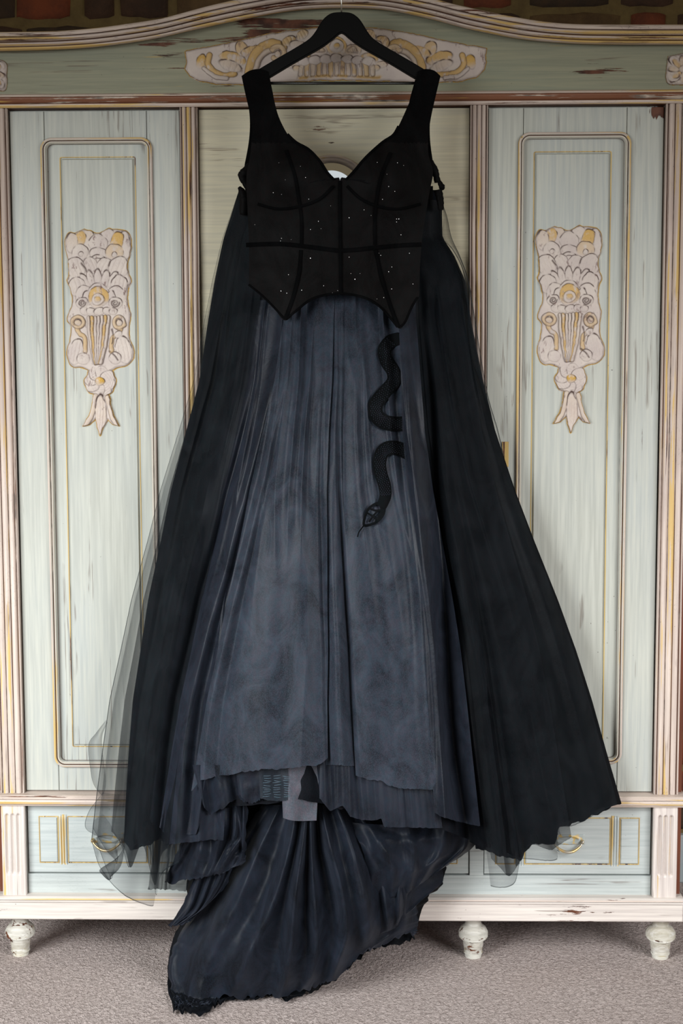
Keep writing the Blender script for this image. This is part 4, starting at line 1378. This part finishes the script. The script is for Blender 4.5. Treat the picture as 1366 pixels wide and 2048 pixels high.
# lit folds of the left gores
sheet('gore', (-0.70, -0.40), (-0.775, -0.50), 600, [(200, 1690), (250, 1700), (262, 1690), (300, 1640), (330, 1690), (420, 1680)], 0.004, M_GORE, 70, 110, 1.5, seed=10, fine=((3, .006),))
sheet('gore', (-0.55, -0.33), (s_at(318, 1668), s_at(408, 1660)), 610, [(200, 1660), (316, 1650), (332, 1672), (392, 1668), (402, 1640), (430, 1600)], 0.010, M_GORE, 60, 110, 1.0, seed=11, fine=((1.7, .009),))

# right gores
sheet('gore', (0.47, 0.60), (s_at(872, 1650), s_at(960, 1650)), 590, [(700, 1620), (868, 1625), (880, 1632), (905, 1640), (956, 1652), (1000, 1652)], 0.037, M_GORE, 60, 110, 1.0, seed=12, fine=((1.5, .009),))
sheet('gore', (0.52, 0.72), (s_at(940, 1690), s_at(1035, 1690)), 610, [(900, 1672), (955, 1690), (1000, 1700), (1040, 1715), (1100, 1700)], -0.002, M_DARK, 60, 110, 2.0, seed=13, fine=((2, .005),))
sheet('under_flounce', (-0.06, 0.34), (s_at(640, 1620), s_at(884, 1650)), 1000, [(600, 1590), (641, 1598), (660, 1622), (686, 1612), (700, 1632), (724, 1641), (763, 1638), (768, 1655), (830, 1654), (880, 1657), (920, 1650)], 0.006, M_GORE, 90, 60, 1.5, seed=14, fine=((6, .005), (15, .0015)))

# front panels
sheet('overskirt_panel', (-0.38, -0.02), (s_at(383, 1575), s_at(657, 1540)), 555, [(360, 1585), (384, 1580), (400, 1562), (430, 1554), (480, 1546), (520, 1540), (600, 1536), (640, 1528), (657, 1516), (680, 1516)],
      0.024, M_OVER, 110, 130, 2.5, wr=0.0016, seed=15, fine=((2.0, .0045),))
sheet('overskirt_panel', (-0.06, 0.07), (s_at(652, 1530), s_at(712, 1530)), 555, [(600, 1532), (660, 1530), (700, 1532), (740, 1530)], 0.016, M_OVER, 40, 120, 1.5, wr=0.001, seed=16, fine=((1.5, .004),))
sheet('overskirt_panel', (0.06, 0.54), (s_at(712, 1560), s_at(874, 1578)), 555, [(690, 1550), (713, 1552), (740, 1560), (764, 1562), (775, 1570), (800, 1577), (872, 1580), (900, 1580)], 0.022, M_OVER, 90, 130, 1.0, wr=0.0016, seed=17, fine=((1.8, .0045),))


# short pieces that show under the front hem
def strip(name, top, bot, y0, amp, n, mat, jag=0.0, seed=1, nu=40, nv=24):
    T = crom(top, nu); B = crom(bot, nu)
    u = np.linspace(0, 1, nu)
    B[:, 1] += jag * vnoise(u * nu * 0.5, u * 0 + seed, seed)
    q = np.linspace(0, 1, nv)[:, None]
    PX = T[None, :, 0] * (1 - q) + B[None, :, 0] * q
    PY = T[None, :, 1] * (1 - q) + B[None, :, 1] * q
    YY = y0 - amp * np.sin(2 * np.pi * n * u)[None, :] * (0.4 + 0.6 * q) - 0.002 * vnoise(PX * 0.06, PY * 0.05, seed)
    x, z = Wn(PX, PY, YY)
    return new_mesh(name, np.stack([x, YY, z], -1).reshape(-1, 3).tolist(), grid_faces(nu, nv).tolist(), mat, dress, True)


o = strip('satin_lining', [(560, 1500), (600, 1500), (640, 1500)], [(566, 1636), (584, 1641), (605, 1642), (633, 1641)], -0.262, 0.010, 0.9, M_SATIN, 0, 21)
o['label'] = 'grey satin lining hem'
o = strip('horsehair_braid', [(515, 1500), (550, 1500), (575, 1500)], [(520, 1596), (545, 1602), (575, 1601)], -0.268, 0.004, 1.2, M_BRAID, 0.8, 22)
for k in range(30):                 # stitches across the braid
    xx = 527 + (k % 3) * 20 + random.uniform(-2, 2); yy = 1552 + (k // 3) * 4.6
    x0_, z0_ = W(xx, yy, -0.2745); x1_, z1_ = W(xx + 14, yy + random.uniform(-2, 2), -0.2745)
    tube('stitch', [(x0_, -0.2745, z0_), ((x0_ + x1_) / 2, -0.276, (z0_ + z1_) / 2), (x1_, -0.2745, z1_)], 0.00035, M_STITCH, o, 4)
strip('under_flounce', [(385, 1530), (430, 1530), (480, 1530), (530, 1530)], [(405, 1610), (425, 1628), (470, 1600), (495, 1606), (525, 1600)], -0.246, 0.012, 3.2, M_TRAIN, 3, 23, 60)
strip('under_flounce', [(470, 1530), (500, 1530), (530, 1530)], [(478, 1590), (500, 1607), (520, 1600)], -0.262, 0.006, 1.2, M_GORE, 2, 24, 40)
strip('under_flounce', [(630, 1500), (660, 1500), (690, 1500)], [(640, 1592), (662, 1615), (688, 1618)], -0.262, 0.008, 1.4, M_GORE, 2, 25, 40)


# train: falls from the back and runs out over the carpet
def net_sheet(name, ctrl, mat, nu, nv, folds, jag=0.0, seed=1, wr=0.004, jag_side=0.0):
    """ctrl[row][col] = (px, py, Y); a smooth patch with pulled folds along it"""
    Cn = np.array(ctrl, float)
    A = np.stack([crom(Cn[i], nu) for i in range(len(Cn))])
    G = np.stack([crom(A[:, j], nv) for j in range(nu)], 1)
    u = np.linspace(0, 1, nu)[None, :]; v = np.linspace(0, 1, nv)[:, None]
    PX, PY, YY = G[..., 0].copy(), G[..., 1].copy(), G[..., 2].copy()
    if jag:
        jn = jag * (1.2 * np.abs(vnoise(u * nu * 0.45, u * 0 + seed, seed)) - 0.5 + 0.9 * vnoise(u * nu * 0.12, u * 0 + 3.1, seed + 1))
        PY += jn * smooth((v - 0.86) / 0.14)
    if jag_side:
        PX += jag_side * vnoise(v * nv * 0.3, v * 0 + 2.2, seed + 4) * (smooth((0.10 - u) / 0.10) + smooth((u - 0.90) / 0.10))
    d = np.zeros_like(PX)
    for (u0, u1, wd, h) in folds:
        uc = u0 + (u1 - u0) * v ** 1.4 + 0.015 * np.sin(v * 5 + u0 * 20)
        e = (u - uc) / wd
        d = d + 1.8 * h * np.exp(-np.abs(e) ** np.where(e > 0, 1.1, 2.2)) * (0.4 + 0.6 * np.sin(np.pi * np.clip(v, 0, 1) ** 0.7))
    wp = 0.6 * vnoise(u * 4 + seed, v * 3, seed + 7)
    d = d + wr * 2.2 * (0.5 - np.abs(vnoise(u * 5 + wp * 1.5 + v * 1.2, v * 2.2 + wp, seed + 8)))
    d = d + wr * vnoise(PX * 0.022 + seed, PY * 0.013, seed + 2) + wr * 0.5 * vnoise(PX * 0.06, PY * 0.04 + seed, seed + 3)
    YY = YY - d
    x, z = Wn(PX, PY, YY)
    # nothing below the carpet
    low = z < 0.004
    if low.any():
        for i, j in zip(*np.where(low)):
            zz = 0.004 + 0.006 * random.random()
            yy = floorY(PX[i, j], PY[i, j], zz)
            YY[i, j] = yy
            xx, _ = W(PX[i, j], PY[i, j], yy)
            x[i, j], z[i, j] = xx, zz
    return new_mesh(name, np.stack([x, YY, z], -1).reshape(-1, 3).tolist(), grid_faces(nu, nv).tolist(), mat, dress, True)


TF = [(0.06, 0.03, 0.05, 0.020), (0.20, 0.13, 0.07, 0.030), (0.34, 0.27, 0.045, 0.030), (0.46, 0.40, 0.035, 0.034), (0.53, 0.50, 0.030, 0.026), (0.62, 0.66, 0.040, 0.034),
      (0.74, 0.80, 0.05, 0.030), (0.90, 0.93, 0.05, 0.022)]
sheet_rows = [
    [(395, 1590, -.13), (450, 1590, -.15), (510, 1590, -.17), (570, 1590, -.19), (620, 1590, -.19), (680, 1590, -.19), (750, 1590, -.17), (820, 1590, -.15), (890, 1590, -.13)],
    [(388, 1680, -.12), (440, 1685, -.15), (505, 1690, -.18), (570, 1690, -.20), (620, 1690, -.20), (680, 1690, -.20), (760, 1690, -.18), (830, 1690, -.15), (888, 1690, -.12)],
    [(372, 1765, -.10), (425, 1775, -.15), (495, 1785, -.19), (560, 1790, -.21), (620, 1790, -.21), (690, 1785, -.21), (760, 1780, -.19), (830, 1770, -.15), (886, 1755, -.11)],
    [(352, 1850, -.10), (408, 1860, -.16), (480, 1870, -.20), (555, 1880, -.22), (620, 1885, -.22), (690, 1870, -.21), (745, 1850, -.19), (800, 1825, -.15), (850, 1800, -.11)],
    [(338, 1925, -.12), (390, 1935, -.17), (470, 1945, -.21), (545, 1950, -.22), (615, 1948, -.22), (672, 1925, -.21), (725, 1895, -.18), (785, 1865, -.14), (836, 1850, -.11)],
    [(350, 2010, -.20), (395, 2012, -.21), (460, 1992, -.21), (535, 1992, -.21), (605, 1978, -.20), (655, 1968, -.20), (715, 1915, -.18), (775, 1884, -.14), (832, 1866, -.11)]]
main_rows = [[(620 + (p[0] - 620) * k, p[1] + dy, p[2]) for p in r_] for r_, k, dy in zip(sheet_rows, (0.42, 0.62, 0.80, 0.93, 1.0, 1.0), (20, 0, 0, 0, 0, 0))]
net_sheet('train', main_rows, M_TRAIN, 150, 150, TF, 9, 31, 0.004, 3)
TF2 = [(0.15, 0.05, 0.06, 0.02), (0.35, 0.2, 0.05, 0.025), (0.5, 0.45, 0.05, 0.02), (0.7, 0.72, 0.05, 0.02), (0.85, 0.9, 0.05, 0.02)]
net_sheet('train', [[(p[0] + 4, p[1], p[2] + .06) for p in r_] for r_ in sheet_rows[:4]] + [[(p[0] - 4, p[1] + 4, p[2] + .045) for p in sheet_rows[4]], [(p[0] - 3, p[1] + 9, p[2] + .015) for p in sheet_rows[5]]],
          M_DARK, 110, 110, TF2, 10, 37, 0.006, 5)
# gathered swags of the train on the left
SW = [(0.2, 0.3, 0.06, 0.012), (0.45, 0.5, 0.06, 0.014), (0.7, 0.65, 0.06, 0.012), (0.9, 0.85, 0.05, 0.01)]
net_sheet('train_swag', [[(395, 1580, -.17), (430, 1585, -.185), (465, 1590, -.20), (495, 1600, -.21)], [(372, 1650, -.165), (425, 1660, -.20), (470, 1665, -.215), (492, 1680, -.21)],
                         [(355, 1700, -.15), (410, 1710, -.20), (460, 1715, -.215), (490, 1722, -.205)], [(330, 1765, -.12), (385, 1760, -.18), (440, 1750, -.205), (484, 1728, -.20)]], M_TRAIN, 60, 60, SW, 5, 41, 0.010, 3)
net_sheet('train_swag', [[(405, 1700, -.18), (440, 1700, -.19), (475, 1710, -.20)], [(385, 1760, -.17), (420, 1770, -.19), (455, 1765, -.205)], [(362, 1815, -.15), (395, 1820, -.175), (425, 1800, -.19)],
                         [(337, 1852, -.13), (355, 1850, -.15), (385, 1838, -.17)]], M_TRAIN, 50, 50, SW[:3], 4, 43, 0.007, 2)
net_sheet('train_swag', [[(700, 1645, -.19), (780, 1650, -.18), (880, 1650, -.15), (955, 1655, -.12)], [(720, 1690, -.205), (800, 1700, -.19), (880, 1700, -.155), (948, 1690, -.12)],
                         [(735, 1740, -.205), (800, 1745, -.19), (860, 1738, -.15), (915, 1718, -.12)], [(742, 1790, -.20), (790, 1792, -.18), (840, 1770, -.15), (886, 1735, -.12)]], M_TRAIN, 60, 50, SW, 3, 47, 0.006, 2)
net_sheet('train_swag', [[(740, 1745, -.165), (785, 1740, -.155), (830, 1735, -.14), (884, 1725, -.10)], [(752, 1825, -.195), (785, 1825, -.18), (825, 1800, -.15), (884, 1765, -.11)], [(750, 1880, -.185), (780, 1862, -.17), (810, 1835, -.15), (852, 1790, -.12)]],
          M_TRAIN, 40, 30, SW[:2], 4, 53, 0.005, 2)
# dark net of the left hem over the drawer
net_sheet('tulle_layer', [[(318, 1640, -.14), (360, 1645, -.15), (400, 1650, -.16)], [(306, 1710, -.12), (345, 1715, -.14), (390, 1720, -.15)], [(296, 1778, -.10), (335, 1780, -.12), (372, 1785, -.13)]], M_NET2, 40, 40, SW[:2], 3, 59, 0.004, 1)

# snake lace on the right-hand front panel
def surf_px(px_, py_, off):
    c, h_ = cxw(np.asarray(py_, float))
    s_ = (np.asarray(px_, float) - c) / h_
    return surf(s_, np.asarray(py_, float), off)


def ribbon(name, pts, wid, depth, mat, parent, n=60, proud=0.0015, cols=5):
    """flat band that follows a curve on a surface: depth(px, py) -> Y"""
    P = crom(pts, n)
    Wd = np.interp(np.linspace(0, 1, n), np.linspace(0, 1, len(wid)), wid) if not np.isscalar(wid) else np.full(n, wid)
    T = np.gradient(P, axis=0); T /= np.linalg.norm(T, axis=1)[:, None] + 1e-9
    N = np.stack([-T[:, 1], T[:, 0]], 1)
    V = []
    for k in range(n):
        for j in range(cols):
            q = j / (cols - 1) - 0.5
            p = P[k] + N[k] * q * Wd[k]
            yy = float(depth(p[0], p[1])) - proud * (1 - (2 * q) ** 4) - 0.0004
            x, z = W(p[0], p[1], yy)
            V.append((x, yy, z))
    return new_mesh(name, V, grid_faces(cols, n).tolist(), mat, parent, True)


sd = lambda a, b: surf_px(a, b, 0.030)
sn = ribbon('snake_motif', [(800, 676), (781, 683), (769, 700), (773, 722), (786, 744), (786, 764), (768, 786), (753, 806), (752, 828), (766, 843), (790, 848), (806, 847), (818, 846)], [24, 27, 28, 27, 26, 27, 28, 29, 30, 30, 30, 29, 28], sd, M_SNAKE, dress, 110, 0.002, 7)
sn['label'] = 'black lace snake'
sn2 = ribbon('snake_motif', [(822, 914), (811, 905), (797, 897), (778, 896), (764, 906), (759, 926), (762, 948), (769, 970), (771, 990), (766, 1006), (762, 1014)], [20, 26, 28, 29, 28, 27, 26, 26, 24, 22, 20], sd, M_SNAKE, dress, 100, 0.002, 7)
sn2['label'] = 'lower black lace snake with head'
for nm, pts, wd in (('head', [(764, 1004), (750, 1008), (737, 1018), (730, 1034), (728, 1050), (742, 1049), (757, 1041), (767, 1028), (770, 1010)], 5),
                    ('head_marking', [(735, 1026), (744, 1032), (756, 1041)], 4), ('head_marking', [(757, 1020), (748, 1030), (738, 1044)], 4),
                    ('head_marking', [(738, 1016), (750, 1021), (764, 1020)], 4), ('head', [(762, 1010), (764, 1024), (752, 1044)], 7), ('tongue', [(729, 1048), (724, 1056), (718, 1064), (715, 1074)], 2.6)):
    ribbon(nm, pts, wd, sd, M_SNAKE, sn2, 40, 0.0012, 3)
# rows of little scales standing off the lace
V, Fc = [], []
for pts, n in (([(781, 683), (769, 700), (773, 722), (786, 744), (786, 764), (768, 786), (753, 806), (752, 828), (766, 843), (790, 848), (812, 847)], 64),
               ([(815, 906), (797, 897), (778, 896), (764, 906), (759, 926), (762, 948), (769, 970), (771, 990)], 44)):
    P = crom(pts, n)
    T = np.gradient(P, axis=0); T /= np.linalg.norm(T, axis=1)[:, None]
    for k in range(n):
        for j in range(-2, 3):
            q = (j + (0.5 if k % 2 else 0)) * 4.6
            p = P[k] + np.array([-T[k, 1], T[k, 0]]) * q
            if abs(q) > 11: continue
            yy = float(sd(p[0], p[1])) - 0.0032
            b = len(V)
            for (dx, dy) in ((-1.3, 0), (0, -1.0), (1.3, 0), (0, 1.0)):
                x, z = W(p[0] + dx * T[k, 0] - dy * T[k, 1], p[1] + dx * T[k, 1] + dy * T[k, 0], yy)
                V.append((x, yy, z))
            Fc.append((b, b + 1, b + 2, b + 3))
o = new_mesh('snake_scales', V, Fc, M_GORE, dress)
tag(o, kind='stuff')


# bodice
def ybod(px_, py_):
    px_ = np.asarray(px_, float); py_ = np.asarray(py_, float)
    q = np.clip((px_ - 676) / 215.0, -1, 1)
    torso = 0.100 + 0.060 * (1 - q ** 2)
    cup = 0.036 * (np.exp(-(((px_ - 588) / 62) ** 2 + ((py_ - 362) / 58) ** 2)) + np.exp(-(((px_ - 772) / 62) ** 2 + ((py_ - 362) / 58) ** 2)))
    flare = 0.022 * smooth((py_ - 500) / 140)
    body = torso + cup + flare
    strap = 0.1215
    k = smooth((py_ - 170) / 150)
    return -(strap * (1 - k) + body * k)


def coons(top, bottom, left, right, nu, nv):
    def rs(P, n):
        P = crom(P, 200)
        d = np.r_[0, np.cumsum(np.linalg.norm(np.diff(P, axis=0), axis=1))]
        t_ = np.linspace(0, d[-1], n)
        return np.stack([np.interp(t_, d, P[:, 0]), np.interp(t_, d, P[:, 1])], 1)
    T, B, L, R_ = rs(top, nu), rs(bottom, nu), rs(left, nv), rs(right, nv)
    u = np.linspace(0, 1, nu)[None, :, None]; v = np.linspace(0, 1, nv)[:, None, None]
    return (1 - v) * T[None] + v * B[None] + (1 - u) * L[:, None] + u * R_[:, None] - \
        ((1 - u) * (1 - v) * T[0] + u * (1 - v) * T[-1] + (1 - u) * v * B[0] + u * v * B[-1])


bod = empty('bodice')
bod.parent = dress
NL = [(536, 143), (546, 190), (557, 232), (575, 268), (592, 284), (618, 299), (640, 322), (655, 345), (668, 359)]
NR = [(836, 143), (824, 190), (811, 222), (797, 252), (786, 270), (764, 285), (732, 314), (708, 342), (692, 359)]
nu, nv = 60, 110
Lh = coons([(483, 152), (500, 141), (520, 138), (536, 143)], [(498, 568), (517, 586), (545, 612), (569, 641), (592, 624), (620, 602), (650, 591), (680, 588)],
           [(483, 152), (490, 185), (499, 225), (504, 262), (500, 312), (493, 350), (494, 400), (498, 490), (498, 568)],
           NL + [(680, 361), (680, 450), (680, 588)], nu, nv)
Rh = coons([(881, 152), (868, 141), (850, 138), (836, 143)], [(838, 592), (824, 618), (808, 650), (797, 657), (780, 637), (758, 612), (725, 595), (680, 588)],
           [(881, 152), (872, 190), (862, 235), (857, 272), (857, 308), (866, 345), (858, 390), (843, 490), (838, 592)],
           NR + [(680, 361), (680, 450), (680, 588)], nu, nv)
for nm, G in (('bodice_front', Lh), ('bodice_front', Rh)):
    YY = ybod(G[..., 0], G[..., 1]) - 0.0012 * vnoise(G[..., 0] * .05, G[..., 1] * .05, 3)
    x, z = Wn(G[..., 0], G[..., 1], YY)
    V = np.stack([x, YY, z], -1).reshape(-1, 3)
    # straps turn over the hanger and run down behind
    Fq = grid_faces(nu, nv)
    mi = (G[..., 1].reshape(-1)[Fq].mean(1) < 286).astype(int)
    new_mesh(nm, V.tolist(), Fq.tolist(), None, bod, True, [M_BODICE, M_STRAP], mi)
for tp_, bt in (([(483, 152), (500, 141), (520, 138), (536, 143)], [(489, 350), (505, 352), (520, 355), (540, 358)]), ([(881, 152), (868, 141), (850, 138), (836, 143)], [(866, 350), (850, 352), (835, 355), (815, 358)])):
    T = crom(tp_, 14); B = crom(bt, 14)
    V = []
    for k in range(26):
        q = k / 25
        for j in range(14):
            p = T[j] * (1 - q) + B[j] * q + np.array([(14 if tp_[0][0] < 600 else -14) * math.sin(math.pi * min(1, q * 1.1)), 3 * math.sin(math.pi * min(1, q * 8)) * -1])
            yy = -0.1215 + 0.026 * smooth(q * 8) + 0.012 * q
            x, z = W(p[0], p[1], yy)
            V.append((x, yy, z))
    new_mesh('strap_back', V, grid_faces(14, 26).tolist(), M_STRAP, bod, True)
# back of the bodice
X, Yq = np.meshgrid(np.linspace(490, 866, 40), np.linspace(372, 600, 30))
YY = -0.066 - 0.004 * np.cos((X - 676) / 60)
x, z = Wn(X, Yq, YY)
new_mesh('bodice_back', np.stack([x, YY, z], -1).reshape(-1, 3).tolist(), grid_faces(40, 30).tolist(), M_BODICE, bod, True)
yb_ = lambda a, b: ybod(a, b) - 0.0012
for nm, pts, wd in (('boning', [(680, 362), (680, 420), (681, 500), (682, 588)], 7), ('boning', [(572, 300), (588, 345), (598, 400), (603, 440), (603, 490)], 7), ('boning', [(602, 500), (598, 545), (586, 595), (570, 639)], 8),
                    ('boning', [(782, 305), (762, 355), (752, 410), (750, 450), (751, 490)], 7), ('boning', [(752, 500), (762, 548), (779, 605), (797, 654)], 8),
                    ('cup_seam', [(515, 408), (555, 418), (600, 413), (640, 398), (668, 372)], 6), ('cup_seam', [(694, 372), (722, 398), (760, 414), (800, 418), (842, 408)], 6),
                    ('waist_seam', [(492, 490), (560, 488), (620, 494), (682, 501), (745, 496), (800, 491), (843, 489)], 9),
                    ('neckline_binding', NL[3:], 5), ('neckline_binding', NR[3:], 5),
                    ('hem_binding', [(497, 569), (525, 592), (548, 615), (569, 638)], 4), ('hem_binding', [(572, 638), (592, 622), (620, 600), (650, 590), (682, 587), (725, 594), (757, 611), (780, 635), (795, 654)], 5), ('hem_binding', [(799, 654), (810, 645), (824, 614), (836, 594)], 4)):
    ribbon(nm, pts, wd, yb_, M_VELVET, bod, 50, 0.0022, 5)
# gathered tulle at the arm openings
for pts, rad in (([(500, 330), (488, 346), (484, 352), (490, 366), (497, 380)], [.006, .010, .009, .007, .005]), ([(478, 374), (484, 384), (488, 400), (486, 430)], [.003, .008, .010, .008]),
                 ([(860, 322), (868, 340), (872, 350), (874, 365)], [.006, .009, .007, .006]), ([(872, 345), (878, 362), (884, 374), (888, 379)], [.004, .004, .007, .002]), ([(876, 380), (880, 400), (882, 420)], [.009, .008, .006])):
    Q = []
    for (a, b) in crom(pts, 16):
        x, z = W(a, b, -0.098)
        Q.append((x, -0.098, z))
    rr = np.interp(np.linspace(0, 1, 16), np.linspace(0, 1, len(rad)), rad) * (1 + 0.07 * np.sin(np.arange(16) * 2.1))
    tube('sleeve_gather', Q, rr, M_BODICE, bod, 9)
# sequins
SQ = [(1010, 585), (960, 720), (995, 748), (418, 620), (505, 792), (303, 755), (735, 898), (1005, 905), (1018, 905), (1005, 922), (560, 918), (1030, 995), (350, 1015), (1078, 1100), (915, 1112), (735, 1122), (978, 1178), (960, 1205),
      (390, 1222), (768, 1248), (590, 1285), (977, 1303), (347, 1315), (380, 1327), (932, 1352), (465, 1310), (820, 853), (925, 793), (515, 1128), (405, 600), (458, 605), (372, 682), (335, 585), (895, 582), (1045, 600), (950, 650), (860, 885),
      (575, 960), (515, 965), (345, 1030), (405, 1022), (198, 937), (670, 1312), (640, 1325), (630, 830), (487, 668), (1098, 1275), (797, 1215), (745, 1215), (893, 1360), (905, 1100), (350, 765), (440, 760)]
V, Fc = [], []
for i, (a, b) in enumerate(SQ):
    pxx, pyy = 440 + a / 2.846, 120 + b / 2.846
    rr = 0.0008 if i < 29 else 0.00045
    yy = float(ybod(pxx, pyy)) - 0.0025
    x, z = W(pxx, pyy, yy)
    tx, tz = random.uniform(-.5, .5), random.uniform(-.6, .2)
    n0 = len(V)
    for k in range(6):
        an = k * math.pi / 3
        dx, dz = rr * math.cos(an), rr * math.sin(an)
        V.append((x + dx, yy + dx * tx + dz * tz, z + dz))
    Fc.append(tuple(range(n0, n0 + 6)))
o = new_mesh('sequins', V, Fc, M_SEQUIN, bod)
tag(o, kind='stuff')
